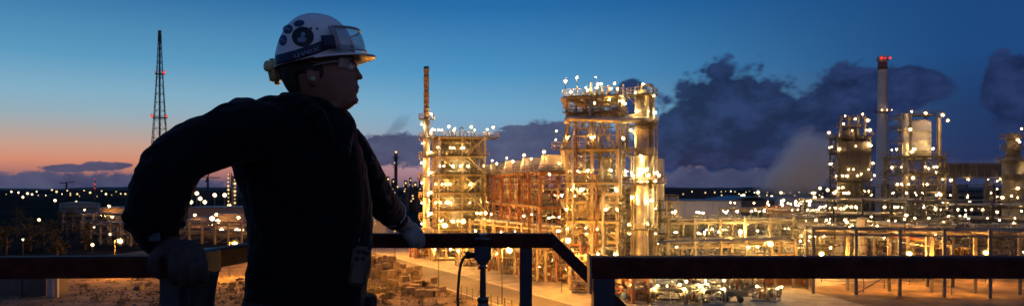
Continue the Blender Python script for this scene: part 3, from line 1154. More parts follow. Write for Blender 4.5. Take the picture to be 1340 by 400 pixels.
# --- middle right: racks and skids behind and below the near rail
pipe_rack('pipe_rack', 'long gold pipe rack crossing in front of the pale halls', (gx(868, 150), 150), (gx(1060, 158), 158), 5, [5.2, 9.4], 5.5, 6, M_STEEL, 9, L_WARM, .3, 41)
pipe_rack('pipe_rack', 'lower pipe rack between the long rack and the near rail', (gx(866, 128), 128), (gx(1030, 136), 136), 4.5, [3.6, 6.2], 5, 6, M_STEEL, 10, L_WARM, .27, 42)
pipe_rack('pipe_rack', 'dim pipe rack leading from the pale halls toward the dark towers', (gx(950, 215), 215), (gx(1085, 190), 190), 6, [5.5, 10], 6, 6, M_STEEL, 14, L_RIGHT, .45, 43)
pipe_rack('inlet_bridge', 'slanting pipe bridge descending on the plant floor under the near rail', (gx(800, 112), 112), (gx(838, 101), 101), 2.2, [2.0, 3.6], 4, 5, M_RUST, 4, L_WARM, .25, 44)
labs = ['bright heap of silver pipes just right of the near railing post', 'row of silver exchanger drums below the near rail', 'tangle of bright pipes with one fat drum, mid plant floor below the near rail',
        'small pipe skid beside the dark trailer', 'skid of thin pipes in front of the orange doorways', 'piping skid at the right edge of the lit plant floor', 'far silver pipe skid behind the lower pipe rack',
        'pipe skid below the pale hall corner', 'tall pipe skid left of the red-railed deck', 'outermost gold pipe skid before the dark racks']
for i, (px, yy, L_, h, n) in enumerate(((838, 116, 5, 2.6, 46), (872, 112, 7, 2.6, 54), (905, 117, 7, 3, 56), (930, 108, 5, 2.0, 30), (958, 124, 6, 3, 34), (1010, 128, 5, 3, 26),
                                        (880, 140, 8, 5, 40), (925, 145, 8, 5, 40), (985, 146, 8, 5, 40), (1035, 146, 7, 5, 40))):
    sk = empty('process_skid', (gx(px, yy), yy, 0), R(-12 + 9 * (i % 4)), labs[i], 'process skid')
    stick('base', sk, (-L_ / 2, 0, .15), (L_ / 2, 0, .15), 4.4, M_CONC, 'box', .3)
    for j, yq in enumerate((-1.2, .2, 1.5)):
        r = (.45, .62, .4)[(i + j) % 3]
        drum(sk, 'drum', ((-.6, .5, .1)[j], yq, .9 + r + .5 * j), r, L_ * .55, M_SILVER if (i + j) % 3 else M_BEIGE)
        for x in (-L_ * .18, L_ * .18):
            stick('saddle', sk, (x + (-.6, .5, .1)[j], yq, .3), (x + (-.6, .5, .1)[j], yq, .95 + .5 * j), .25, M_STEEL, 'box', .7)
    pipework(sk, -L_ / 2, L_ / 2, -2.2, 2.2, .3, h + 1, n, M_SILVER if i % 2 else M_STEEL, .05, .17, seed=400 + i)
    for k_ in range(4):
        lamp(sk, (-L_ * .45 + L_ * .3 * k_, (-2.4, 0.4)[k_ % 2], h + .6), .27, L_WARM, h * .8)
# blue pumps
for i, (px, yy) in enumerate(((814, 108), (822, 103), (826, 112))):
    pm = empty('pump', (gx(px, yy), yy, 0), R(30 * i), ['blue pump nearest the railing post on the plant floor', 'lowest blue pump beside the slanting pipe bridge', 'blue pump farthest back behind the slanting pipe bridge'][i], 'pump')
    stick('base', pm, (-.9, 0, .12), (.9, 0, .12), .9, M_CONC, 'box', .22)
    drum(pm, 'motor', (.25, 0, .75), .42, .8, M_BLUE)
    bm = bmesh.new()
    bm_lathe(bm, [(.1, -.15), (.55, -.15), (.6, 0), (.55, .15), (.1, .15)], 16, (-.75, 0, .8), 0, 'X')
    link('casing', mesh_of(bm, 'casing', M_BLUE), pm)
    pipe(pm, [(-.75, 0, 1.3), (-.75, 0, 2.0), (-.75, 1.2, 2.0)], .12, M_SILVER, 'outlet')
# dark trailer on the floor
ev = empty('upright_vessel', (gx(1093, 78), 78, 0), 0, 'pale domed vessel top peeking up low under the near rail', 'vessel')
vessel(ev, 'shell', (0, 0), 1.7, 0, 2.4, M_BEIGE, .3, 24, 1)
tr = empty('trailer', (gx(953, 103), 103, 0), R(-14), 'dark flat trailer parked on the plant floor beneath the near rail', 'trailer')
stick('bed', tr, (-2.6, 0, 1.0), (2.6, 0, 1.0), 2.2, M_SHED, 'box', .25)
stick('side_board', tr, (-2.6, -1.08, 1.35), (2.6, -1.08, 1.35), .06, M_SHED, 'box', .45)
for x in (-1.4, -.4, 1.6):
    for y in (-.95, .95):
        w_ = drum(tr, 'wheel', (x, y, .45), .44, .22, M_RUBBER, R(90))
stick('drawbar', tr, (2.6, 0, .9), (3.8, 0, .7), .12, M_DARK)

# --- lit halls at the back of the plant floor (orange openings)
M_OPEN = mat('brick_lit', (0.36, 0.20, 0.10), .8, 0, .3, .4)
for i, (px, yy, w_, lab) in enumerate(((1010, 119, 11, 'low open shed glowing orange inside, just below the near rail'), (1252, 150, 5, 'small box cabin with glowing orange doorway among dark racks'))):
    h_ = 4.2
    hb = empty('open_shed', (gx(px, yy), yy, 0), R(-6), lab, 'shed')
    stick('back_wall', hb, (-w_ / 2, 2.2, h_ / 2), (w_ / 2, 2.2, h_ / 2), .2, M_OPEN, 'box', h_)
    stick('roof', hb, (-w_ / 2 - .4, 0, h_ + .12), (w_ / 2 + .4, 0, h_ + .12), 5.4, M_ROOF, 'box', .2)
    n_ = max(2, int(w_ / 2.4))
    for j in range(n_ + 1):
        stick('post', hb, (-w_ / 2 + w_ * j / n_, -2.2, 0), (-w_ / 2 + w_ * j / n_, -2.2, h_ - .01), .3, M_STEEL)
    for j in range(n_):
        lamp(hb, (-w_ / 2 + w_ * (j + .5) / n_, 0, h_ - .5), .22, glow('lamp_shed', (1, .42, .08), 500), 0)
    for x in (-w_ / 2, w_ / 2):
        stick('side_wall', hb, (x, -2.0, h_ / 2), (x, 2.09, h_ / 2), .18, M_OPEN, 'box', h_ - .02)


def hall(name, label, x0, x1, y, depth, h, mw, mr, cat='building', joints=(), peak=0.0):
    cx = (x0 + x1) / 2
    w = x1 - x0
    e = empty(name, (cx, y, 0), 0, label, cat)
    edges = [-w / 2] + [j - cx for j in joints] + [w / 2]
    for a, b in zip(edges[:-1], edges[1:]):
        stick('wall_panel', e, (a + .08, 0, h / 2), (b - .08, 0, h / 2), .3, mw, 'box', h)
    for s in (-1, 1):
        stick('side_wall', e, (s * (w / 2 - .15), .16, h / 2), (s * (w / 2 - .15), depth, h / 2), .28, mw, 'box', h - .01)
    stick('back_wall', e, (-w / 2 + .4, depth, h / 2), (w / 2 - .4, depth, h / 2), .3, mw, 'box', h - .02)
    bm = bmesh.new()
    r = [(-w / 2 - .4, 0), (0, peak), (w / 2 + .4, 0)]
    vs = []
    for yy in (-.5, depth + .5):
        vs.append([bm.verts.new((x, yy, h + .02 + z)) for x, z in r] + [bm.verts.new((x, yy, h + .5 + z)) for x, z in reversed(r)])
    for k in range(6):
        bm.faces.new((vs[0][k], vs[0][(k + 1) % 6], vs[1][(k + 1) % 6], vs[1][k]))
    bm.faces.new(vs[0])
    bm.faces.new(vs[1])
    link('roof', mesh_of(bm, 'roof', mr), e)
    return e


hall('warehouse', 'pale grey windowless hall right of the beige silo', gx(866, 330), gx(970, 330), 330, 40, gz(263, 330), M_WALL, M_ROOF, joints=(gx(897, 330), gx(933, 330)))
hall('warehouse', 'dark hall with low blue-grey pitched roof behind the pale hall', gx(957, 400), gx(1014, 400), 400, 50, gz(262, 400), M_SHED, M_ROOF, joints=(gx(985, 400),), peak=1.8)
hall('warehouse', 'far grey hall left of the steam-side dark tower', gx(1018, 430), gx(1088, 430), 430, 50, gz(259, 430), M_WALL, M_ROOF, joints=(gx(1055, 430),))
hall('warehouse', 'small low pale building seen between the worker and the reactor tower', gx(470, 300), gx(541, 300), 235, 14, 5.2, mat('pale_wall', (.5, .45, .36), .7, 0, .1, .2), M_ROOF, joints=(gx(505, 300),))

# deck with red guard rails carrying a bank of lamps
rk = frame_unit('lamp_deck', 'raised steel deck with red railing and a bank of bright lamps', 'process tower', gx(1030, 190), 190, R(5), 10, 5, 2, 1, [5.5, 10.2], .36, M_RUST, .26, over=.6, lampn=2, lm=L_RIGHT, lr=.45, pipes=30, seed=91)
for i in range(12):
    lamp(rk, (-6.6 + i * 1.25, (-3, 0, 2)[i % 3], 12.6 - .5 * (i % 3)), .52, L_WARM, 1.6)

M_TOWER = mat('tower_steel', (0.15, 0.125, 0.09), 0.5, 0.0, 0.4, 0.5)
# ------------------------------------------------------------------ right-hand dark towers
YA = 230
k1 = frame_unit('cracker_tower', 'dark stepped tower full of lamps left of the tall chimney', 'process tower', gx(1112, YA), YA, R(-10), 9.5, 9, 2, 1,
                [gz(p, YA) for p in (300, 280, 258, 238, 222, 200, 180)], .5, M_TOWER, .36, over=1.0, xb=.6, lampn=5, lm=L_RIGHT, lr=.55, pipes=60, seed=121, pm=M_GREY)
vessel(k1, 'vessel', (0, .5), 3.2, 1, gz(172, YA), M_GREY, .2, 24, 6)
z7 = gz(180, YA)
for x in (-3.1, -1.0, 1.1, 3.2):
    stick('cladding_panel', k1, (x, -4.9, gz(236, YA)), (x, -4.9, gz(186, YA)), 2.0, M_SHED, 'box', .14)
for x in (-3.4, -1, 1.6, 3.6):
    stick('column', k1, (x, -3, z7 + .1), (x, -3, gz(153, YA)), .5, M_TOWER)
platform(k1, 3.8, 3.2, gz(166, YA), M_TOWER, c=(0, -1), rm=M_TOWER)
platform(k1, 2.8, 2.6, gz(156, YA), M_TOWER, c=(.4, -1), rm=M_TOWER)
for (px, py) in ((1100, 154), (1121, 152), (1112, 158), (1127, 160), (1098, 164), (1131, 192), (1128, 190), (1093, 196), (1119, 228), (1128, 222), (1092, 246), (1104, 222), (1110, 222), (1135, 230), (1087, 252), (1097, 245)):
    v = at(px, py, YA) - k1.location
    lamp(k1, (v.x, -5.9, v.z), .62, L_RIGHT, 0)

YB = 300
ch = empty('tall_chimney', (gx(1155, YB), YB, 0), 0, 'tall pale tapering chimney with red warning lights at its top', 'chimney')
bm = bmesh.new()
zt_ = gz(74, YB)
bm_lathe(bm, [(3.0, 0), (2.65, 20), (2.15, 45), (1.75, zt_ - 2.2), (1.88, zt_ - 2), (1.88, zt_), (1.5, zt_), (1.5, zt_ - 2)], 26)
link('flue', mesh_of(bm, 'flue', M_CHIM), ch)
bm = bmesh.new()
bm_lathe(bm, [(1.80, zt_ - 5.5), (1.84, zt_ - 5.5), (1.80, zt_ - 2.4), (1.77, zt_ - 2.4)], 26)
link('band', mesh_of(bm, 'band', M_BROWN), ch)
ring_deck(ch, (0, 0), 2.15, 1.0, gz(147, YB), M_TOWER, M_TOWER)
ring_deck(ch, (0, 0), 1.78, .5, gz(80, YB), M_TOWER, M_TOWER)
for x in (-1.8, -.3, 1.7):
    lamp(ch, (x, -2.7, gz(77.5, YB)), .62, L_RED, 0)
for x in (-1.9, .2, 2.1):
    lamp(ch, (x, -3.2, gz(145, YB)), .6, glow('lamp_chimney', (1, .55, .25), 40), 0)
ladder(ch, .4, -3.0, 3, zt_ - 8, M_TOWER)

YD3 = 200
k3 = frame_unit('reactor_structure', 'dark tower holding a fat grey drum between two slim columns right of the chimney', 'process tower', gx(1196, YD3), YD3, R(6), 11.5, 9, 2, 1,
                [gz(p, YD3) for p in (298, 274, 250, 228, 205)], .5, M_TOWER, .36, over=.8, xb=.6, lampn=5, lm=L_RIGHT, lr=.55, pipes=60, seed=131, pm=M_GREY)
vessel(k3, 'fat_drum', (1.6, 0), 2.9, gz(208, YD3), gz(160, YD3), M_CHIM, .15, 28, 3)
vessel(k3, 'slim_column', (-4.6, -3), .85, .5, gz(151, YD3), M_SILVER, .2, 18, 8)
vessel(k3, 'slim_column', (5.7, -2.5), .55, .5, gz(156, YD3), M_SILVER, .2, 16, 8)
for py in (157, 172, 188):
    platform(k3, 1.3, 1.6, gz(py, YD3), M_TOWER, c=(-5.9, -2), rm=M_TOWER)
platform(k3, 4.6, 2.5, gz(151, YD3), M_TOWER, c=(1.4, 0), rm=M_TOWER)
for x in (-2.6, 5.2):
    stick('column', k3, (x, -2.4, gz(205, YD3)), (x, -2.4, gz(151, YD3)), .4, M_TOWER)
    stick('column', k3, (x, 2.4, gz(205, YD3)), (x, 2.4, gz(151, YD3)), .4, M_TOWER)
for (px, py) in ((1192, 151), (1215, 153), (1222, 160), (1171, 172), (1173, 149), (1202, 196), (1196, 221), (1206, 226), (1207, 219), (1173, 200), (1175, 233), (1226, 236), (1212, 254), (1190, 268)):
    v = at(px, py, YD3) - k3.location
    lamp(k3, (v.x, -6.0, v.z), .55, L_RIGHT if py != 196 else L_WARM, 0)

YE = 185
rc = empty('right_column', (gx(1326, YE), YE, 0), 0, 'fat round column with lit galleries at the right edge of the photo', 'column')
vessel(rc, 'shell', (0, 0), 2.5, .5, gz(208, YE), M_GREY, .15, 26, 5)
vessel(rc, 'neck', (0, 0), 1.6, gz(209, YE), gz(176, YE), M_GREY, .15, 22, 2)
for py, r_ in ((181, 1.6), (196, 1.6), (211, 2.5), (236, 2.5), (262, 2.5)):
    ring_deck(rc, (0, 0), r_ + .05, 1.3, gz(py, YE), M_TOWER, M_TOWER)
for (px, py) in ((1323, 170), (1318, 184), (1320, 187), (1336, 196), (1333, 216), (1335, 219), (1318, 246), (1310, 256), (1334, 240), (1313, 291), (1322, 268)):
    v = at(px, py, YE) - rc.location
    lamp(rc, (v.x, -3.9, v.z), .52, L_RIGHT, 0)
ladder(rc, -1, -2.8, 1, gz(211, YE), M_TOWER)

YG = 212
cb = empty('conveyor_bridge', (gx(1228, YG), YG, 0), 0, 'dark enclosed conveyor bridge running between the two right-hand towers', 'bridge')
xl = gx(1312, YG) - gx(1228, YG)
z0, z1 = gz(232, YG), gz(214, YG)
stick('deck', cb, (0, 0, z0), (xl, 0, z0), 3, M_TOWER, 'box', .4)
stick('roof', cb, (0, 0, z1), (xl, 0, z1), 3.2, M_TOWER, 'box', .3)
n_ = 9
for i in range(n_ + 1):
    stick('post', cb, (xl * i / n_, -1.4, z0 + .2), (xl * i / n_, -1.4, z1 - .15), .25, M_TOWER)
for i in range(n_):
    stick('wall_panel', cb, (xl * i / n_ + .14, -1.3, (z0 + z1) / 2), (xl * (i + 1) / n_ - .14, -1.3, (z0 + z1) / 2), .1, M_SHED, 'box', z1 - z0 - .6)
for x in (xl * .25, xl * .75):
    stick('leg', cb, (x - 1.4, 0, 0), (x, 0, z0 - .2), .5, M_TOWER)
    stick('leg', cb, (x + 1.4, 0, 0), (x, 0, z0 - .2), .5, M_TOWER)
for x in (.3, xl * .4, xl - 2):
    lamp(cb, (x, -2.0, z0 - .6), .5, L_RIGHT, 0)

sl = empty('lamp_tower', (gx(1297, 240), 240, 0), 0, 'small dark scaffold tower with a vertical string of lamps under the conveyor bridge', 'tower')
for x in (-1.3, 1.3):
    for y in (-1.3, 1.3):
        stick('column', sl, (x, y, 0), (x * .5, y * .5, gz(236, 240)), .25, M_TOWER)
for i in range(9):
    lamp(sl, ((-1) ** i * 1.0, -1.5, gz(237 + i * 5, 240)), .48, L_RIGHT, 0)

# racks of the right side
def rack(lab, a, b, w, lv, sp, n, m, lamps, lm, lr, seed):
    return pipe_rack('pipe_rack', lab, (gx(a[0], a[1]), a[1]), (gx(b[0], b[1]), b[1]), w, lv, sp, n, m, lamps, lm, lr, seed)


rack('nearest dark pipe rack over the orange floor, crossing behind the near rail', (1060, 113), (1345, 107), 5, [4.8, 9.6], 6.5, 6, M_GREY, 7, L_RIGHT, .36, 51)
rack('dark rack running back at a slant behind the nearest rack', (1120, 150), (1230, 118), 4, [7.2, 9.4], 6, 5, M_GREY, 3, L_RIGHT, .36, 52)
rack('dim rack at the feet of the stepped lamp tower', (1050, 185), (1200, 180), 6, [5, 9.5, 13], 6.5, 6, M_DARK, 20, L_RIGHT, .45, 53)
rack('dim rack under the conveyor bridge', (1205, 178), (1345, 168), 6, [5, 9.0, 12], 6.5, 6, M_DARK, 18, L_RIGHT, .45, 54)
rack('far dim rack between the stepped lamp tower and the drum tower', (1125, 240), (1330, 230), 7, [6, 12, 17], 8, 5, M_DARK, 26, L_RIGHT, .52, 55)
for i, (px, yy, r_, pt, lab) in enumerate(((1128, 142, 1.05, 287, 'slim pale upright vessel left of the slanting rack'), (1097, 150, 1.5, 300, 'short round pale vessel beside the slim upright one'), (1160, 165, 1.2, 292, 'dull upright vessel behind the slanting rack'))):
    vv = empty('upright_vessel', (gx(px, yy), yy, 0), 0, lab, 'vessel')
    vessel(vv, 'shell', (0, 0), r_, .8, gz(pt, yy), M_BEIGE, .3, 22, 2)
    stick('skirt', vv, (0, 0, 0), (0, 0, .9), r_ * 1.7, M_CONC, 'cyl')
    lamp(vv, (r_ + .5, -.6, gz(pt, yy) + .6), .32, L_RIGHT, 1.2)
FRL = ['low gold-lit frame of pipes before the left part of the pale hall', 'low gold-lit frame of pipes before the right part of the pale hall', 'low lit frame of pipes left of the slim upright vessel', 'low lit frame of pipes behind the slanting rack',
       'low lit frame of pipes beside the box cabin', 'low lit frame of pipes at the right edge of the photo', 'lit frame of pipes between the pale halls and the stepped lamp tower', 'lit frame of pipes at the foot of the drum tower']
for i, (px, yy, wx_, lv_, m_, nl) in enumerate(((893, 172, 11, [4.5, 8.4], M_STEEL, 5), (962, 168, 12, [4.8, 8.8], M_STEEL, 5), (1075, 152, 10, [4.2, 7.6], M_STEEL, 4), (1160, 146, 11, [4.4, 8.0], M_GREY, 4),
                                               (1228, 156, 9, [4.2, 8.2], M_STEEL, 4), (1300, 148, 12, [4.2, 8.0], M_GREY, 4), (1040, 172, 12, [4.6, 9.0], M_STEEL, 5), (1205, 176, 12, [5, 9.5, 13], M_GREY, 4))):
    frame_unit('piping_module', FRL[i], 'pipe rack', gx(px, yy), yy, R(-12 + 7 * (i % 4)), wx_, 6, 3, 1, lv_, .32, m_, .26, over=.4, xb=.7, lampn=nl, lr=.24, pipes=60, seed=1300 + i, prad=.26, rail=i % 2 == 0)
# wall lights over the orange floor
for i, (px, yy, h_) in enumerate(((1075, 124, 4.6), (1190, 120, 5.0), (1290, 122, 5.0), (1130, 112, 5), (1245, 109, 5))):
    lp = empty('lamp_post', (gx(px, yy), yy, 0), 0, ['lamp post left of the slim upright vessel', 'lamp post on the orange floor under the slanting rack', 'lamp post on the orange floor nearest the right edge',
               'near lamp post low on the orange floor left of centre', 'near lamp post low on the orange floor under the cabin'][i], 'street lamp', 'lamp posts on the right orange floor')
    stick('pole', lp, (0, 0, 0), (0, 0, h_), .12, M_DARK, 'cyl')
    link('lamp', lamp_mesh(glow('lamp_floor', (1, .38, .05), 5200), .26, 0), lp, (0, 0, h_ + .2))

# ------------------------------------------------------------------ street lamps along the road
def street_lamp(px, py_top, yy, lab, m=L_SOD, r=.30, arm=1.0):
    z = gz(py_top, yy)
    e = empty('street_lamp', (gx(px, yy), yy, 0), 0, lab, 'street lamp', 'street lamps along the plant road')
    stick('pole', e, (0, 0, 0), (0, 0, z + .3), .13, M_DARK, 'cyl')
    pipe(e, [(0, 0, z + .3), (0, 0, z + .7), (arm, 0, z + .75)], .05, M_DARK, 'arm', 6)
    link('lamp', lamp_mesh(m, r, 0), e, (arm, 0, z + .4))
    return e


street_lamp(574, 298, 119, 'slim street lamp standing in front of the round reactor tower')
street_lamp(517, 300, 150, 'street lamp beside the gloved hand on the far rail')
street_lamp(657, 331, 100, 'nearest street lamp between the instrument and the railing post')
street_lamp(491, 281, 168, 'bright street lamp right of the worker\'s waist', L_SOD, .5, .2)
street_lamp(300, 322, 128, 'street lamp seen between the worker\'s arm and body', L_SOD, .32)
street_lamp(372, 300, 150, 'street lamp hidden behind the worker\'s body', L_SOD, .34)
street_lamp(150, 318, 132, 'street lamp over the earth left of the gripping hand', L_SOD, .26)
street_lamp(440, 330, 112, 'street lamp behind the worker\'s hip', L_SOD, .32)
street_lamp(735, 318, 112, 'street lamp by the slope of the stair handrail', L_SOD, .3)
street_lamp(600, 292, 150, 'street lamp before the low pump skid', L_SOD, .3)
street_lamp(1000, 322, 116, 'street lamp before the glowing open shed', glow('lamp_yard', (1, .52, .14), 4500), .3)

# ------------------------------------------------------------------ block heap and scrub beside the road
BL = []
rd = random.Random(4)
for v in range(4):
    bm = bmesh.new()
    bmesh.ops.create_cube(bm, size=1.0)
    bmesh.ops.bevel(bm, geom=bm.edges[:], offset=.06, segments=1, affect='EDGES')
    for q in bm.verts:
        q.co += Vector((rd.uniform(-.07, .07), rd.uniform(-.07, .07), rd.uniform(-.07, .07)))
    BL.append(mesh_of(bm, 'concrete_block', M_BLOCK))
heap = []
for row in range(4):                       # bottom course: a ragged double row along the road, tipped blocks on top
    for k_ in range(15):
        if rd.random() < .86:
            t = k_ / 14
            heap.append((Vector((-29.5 + 17.5 * t, 149 - 41 * t, 0)) + Vector((.92, .39, 0)) * (row - 1.5) * 1.5 + Vector((rd.gauss(0, .3), rd.gauss(0, .5), 0)), 0, rd.uniform(1.1, 1.6)))
for (lv, n_) in ((1, 24), (2, 9)):
    below = [h_ for h_ in heap if h_[1] == lv - 1]
    for h_ in rd.sample(below, n_):
        heap.append((h_[0] + Vector((rd.uniform(-.25, .25), rd.uniform(-.25, .25), 0)), lv, h_[2] * rd.uniform(.75, .95)))
tops = {}
for i, (c, lv, s) in enumerate(heap):
    o = link('concrete_block', BL[i % 4])
    hgt = s * rd.uniform(.7, .95)
    z0 = 0 if lv == 0 else tops.get((lv - 1, min((j for j in range(i) if heap[j][1] == lv - 1), key=lambda j: (heap[j][0] - c).length)), .9)
    o.scale = (s * rd.uniform(.95, 1.3), s, hgt)
    o.location = (c.x, c.y, z0 + hgt * .47)
    tops[(lv, i)] = z0 + hgt * .93
    o.rotation_euler = (rd.uniform(-.08, .08), rd.uniform(-.08, .08), rd.uniform(0, 3))
    tag(o, 'rough block of the tumbled heap beside the orange road', 'concrete block', 'rough blocks heaped beside the road')
for i in range(36):
    t = rd.random()
    c = Vector((-62 + t * 34 + rd.gauss(0, 2), 128 - t * 14 + rd.gauss(0, 6), 0))
    o = link('concrete_block', BL[i % 4])
    s = rd.uniform(.4, 1.1)
    o.scale = (s * rd.uniform(.9, 1.7), s, s * rd.uniform(.6, 1.0))
    o.location = (c.x, c.y, .4 * s)
    o.rotation_euler = (rd.uniform(-.2, .2), rd.uniform(-.2, .2), rd.uniform(0, 3))
    tag(o, 'loose rough block scattered on the bare earth behind the worker', 'concrete block', 'loose blocks scattered behind the worker')
NEAR = ['nearest silver pipe bundle at the foot of the railing post', 'near pipe bundle with twin silver drums below the rail', 'near pipe bundle in the middle of the lit floor, low in the photo', 'near pipe bundle beside the dark trailer']
NEAR += ['low pipe bundle left of the trailer, behind the drum bundles', 'pipe bundle in front of the glowing open shed', 'small pipe bundle right of the trailer']
for i, (px, yy, L_, h, n) in enumerate(((846, 103, 4.5, 2.0, 60), (874, 101, 5, 1.8, 60), (902, 104, 5, 2.0, 60), (924, 101, 4, 1.7, 46), (925, 112, 6, 2.6, 60), (978, 114, 5, 2.2, 44), (1002, 104, 3.4, 1.4, 26))):
    sk = empty('pipe_bundle', (gx(px, yy), yy, 0), R(-20 + 13 * i), NEAR[i], 'process skid')
    stick('base', sk, (-L_ / 2, 0, .12), (L_ / 2, 0, .12), 3.6, M_CONC, 'box', .24)
    for j, yq in enumerate((-1.0, .9)):
        drum(sk, 'drum', (.5 * j, yq, 1.0 + .4 * j), .42, L_ * .5, M_STEEL if j else M_GREY)
    for j in range(4):
        pipe(sk, [(-L_ / 2, -1.6 + j * 1.0, .4), (-L_ / 2, -1.6 + j * 1.0, h - .3 * j + .5), (L_ / 2 - j * .4, -1.6 + j * 1.0, h - .3 * j + .5), (L_ / 2 - j * .4, -1.6 + j * 1.0, .3)], .13 + .03 * (j % 3), (M_SILVER, M_STEEL, M_RUST, M_SILVER)[j], 'pipe', 8)
    pipework(sk, -L_ / 2, L_ / 2, -1.8, 1.8, .2, h, n, M_SILVER if i % 2 else M_STEEL, .05, .14, seed=700 + i)
    for k_ in range(3):
        lamp(sk, (-L_ * .4 + L_ * .4 * k_, (-1.9, 1.2)[k_ % 2], h + .5), .27, L_WARM, h * .8)

bm = bmesh.new()
for i in range(210):
    k_ = rd.random()
    if k_ < .45:
        c0_ = Vector((-20 + rd.gauss(0, 6), 112 + rd.gauss(0, 8), 0))
    elif k_ < .75:
        c0_ = Vector((-70 + rd.gauss(0, 18), 160 + rd.gauss(0, 22), 0))
    else:
        c0_ = Vector((-42 + rd.gauss(0, 12), 108 + rd.gauss(0, 6), 0))
    if (Vector((c0_.x, c0_.y)) - ra).dot(rn) > -11.0:
        continue
    rc_ = rd.uniform(.35, 1.1)
    for j in range(int(60 + 70 * rc_)):
        dv_ = Vector((rd.gauss(0, .5), rd.gauss(0, .5), abs(rd.gauss(0, .45))))
        c = c0_ + dv_ * rc_ + Vector((0, 0, .03))
        s = rd.uniform(.07, .17) * (.7 + .5 * rc_)
        u = Vector((rd.uniform(-1, 1), rd.uniform(-1, 1), rd.uniform(-.2, 1))).normalized() * s
        w = u.cross(Vector((rd.uniform(-1, 1), rd.uniform(-1, 1), .3))).normalized() * s * .5
        bm.faces.new([bm.verts.new(c + w), bm.verts.new(c + u), bm.verts.new(c - w), bm.verts.new(c - u * .4)])
sc = link('undergrowth', mesh_of(bm, 'undergrowth', M_SCRUB))
sc['kind'] = 'stuff'
bm = bmesh.new()
for i in range(2600):
    k_ = rd.random()
    c = Vector((-22 + rd.gauss(0, 8), 120 + rd.gauss(0, 13), 0)) if k_ < .5 else Vector((-50 + rd.gauss(0, 14), 118 + rd.gauss(0, 12), 0))
    if (Vector((c.x, c.y)) - ra).dot(rn) > -10.0:
        continue
    s_q = rd.uniform(.05, .22)
    bmesh.ops.create_icosphere(bm, subdivisions=1, radius=s_q, matrix=Matrix.Translation((c.x, c.y, s_q * .35)) @ Matrix.Rotation(rd.uniform(0, 3), 4, 'Z') @ Matrix.Diagonal((rd.uniform(.8, 1.6), 1, rd.uniform(.5, .9), 1)))
gv = link('gravel', mesh_of(bm, 'gravel', M_BLOCK))
gv['kind'] = 'stuff'
# wire fence at the road edge
fe = empty('wire_fence', (0, 0, 0), 0, 'low wire fence along the near edge of the orange road', 'fence')
fa, fb = ra - rn * 10.2 + rdir * 165, ra - rn * 10.2 + rdir * 215
fbm = bmesh.new()
for i in range(26):
    p = fa.lerp(fb, i / 25)
    stick('post', fe, (p.x, p.y, 0), (p.x, p.y, 1.7), .09, M_DARK, 'cyl')
for h in (.4, .8, 1.2, 1.6):
    bm_tube(fbm, [(fa.x, fa.y, h), (fb.x, fb.y, h)], .02, 4)
wr = link('wire', mesh_of(fbm, 'wire', M_DARK), fe)

# ------------------------------------------------------------------ far left: flare tower, tanks, sheds
YFT = 400
ft = empty('flare_tower', (gx(209, YFT), YFT, 0), R(20), 'very tall thin lattice flare tower with red lights rising behind the worker\'s shoulder', 'flare tower')
zt_ = gz(44, YFT)


def hw_at(z):
    t = z / zt_
    return 5.6 * (1 - t) ** 1.3 + .7


nseg = 22
zz = [zt_ * (1 - (1 - i / nseg) ** 1.25) for i in range(nseg + 1)]
cor = [(-1, -1), (1, -1), (1, 1), (-1, 1)]
for s in cor:
    bm = bmesh.new()
    bm_tube(bm, [(s[0] * hw_at(z), s[1] * hw_at(z), z) for z in zz], [.25 - .1 * i / nseg for i in range(nseg + 1)], 5)
    link('leg', mesh_of(bm, 'leg', M_DARK), ft)
for i in range(nseg):
    a, b = hw_at(zz[i]), hw_at(zz[i + 1])
    for k in range(4):
        c0, c1 = cor[k], cor[(k + 1) % 4]
        if i % 2:
            c0, c1 = c1, c0
        stick('brace', ft, (c0[0] * a, c0[1] * a, zz[i]), (c1[0] * b, c1[1] * b, zz[i + 1]), .13, M_DARK)
        stick('strut', ft, (cor[k][0] * b * .98, cor[k][1] * b * .98, zz[i + 1]), (cor[(k + 1) % 4][0] * b * .98, cor[(k + 1) % 4][1] * b * .98, zz[i + 1]), .18, M_DARK)
stick('riser_pipe', ft, (0, 0, 0), (0, 0, zt_ + .5), 1.0, M_DARK, 'cyl')
bm = bmesh.new()
bm_lathe(bm, [(.6, -4.5), (1.0, -4), (1.0, -2.5), (.7, -2.2), (.7, 0), (.9, .4), (.9, 1.6), (.5, 1.7)], 12)
link('flare_tip', mesh_of(bm, 'flare_tip', M_DARK), ft, (0, 0, zt_))
for py in (97, 154):
    z = gz(py, YFT)
    platform(ft, hw_at(z) + .9, hw_at(z) + .9, z, M_DARK, rm=M_DARK)
    for s in (-1, 1):
        lamp(ft, (s * (hw_at(z) + .9), -hw_at(z) - 1.0, z + .6), .75, L_RED, 0)


def tank(px, y, r, ptop, lab, m=M_SHED, dome=.12):
    e = empty('storage_tank', (gx(px, y), y, 0), 0, lab, 'tank')
    bm = bmesh.new()
    h = gz(ptop, y)
    bm_lathe(bm, [(r, 0), (r, h * .33), (r * 1.01, h * .335), (r * 1.01, h * .35), (r, h * .355), (r, h * .66), (r * 1.01, h * .665), (r * 1.01, h * .68), (r, h * .685), (r, h)], 36)
    link('shell', mesh_of(bm, 'shell', m), e)
    bm = bmesh.new()
    bm_lathe(bm, [(r * 1.015, h + .01), (r * 1.015, h + .25), (r * .7, h + r * dome * .55), (r * .35, h + r * dome * .9), (.2, h + r * dome)], 36)
    link('roof', mesh_of(bm, 'roof', m), e)
    bm = bmesh.new()
    n = 16
    for i in range(n):
        a0 = -PI * .9 + i * .05
        bm_box(bm, (math.cos(a0) * (r + .5), math.sin(a0) * (r + .5), h * (i + .5) / n), (.9, .9, .12), a0)
    link('spiral_stair', mesh_of(bm, 'spiral_stair', M_GREY), e)
    return e


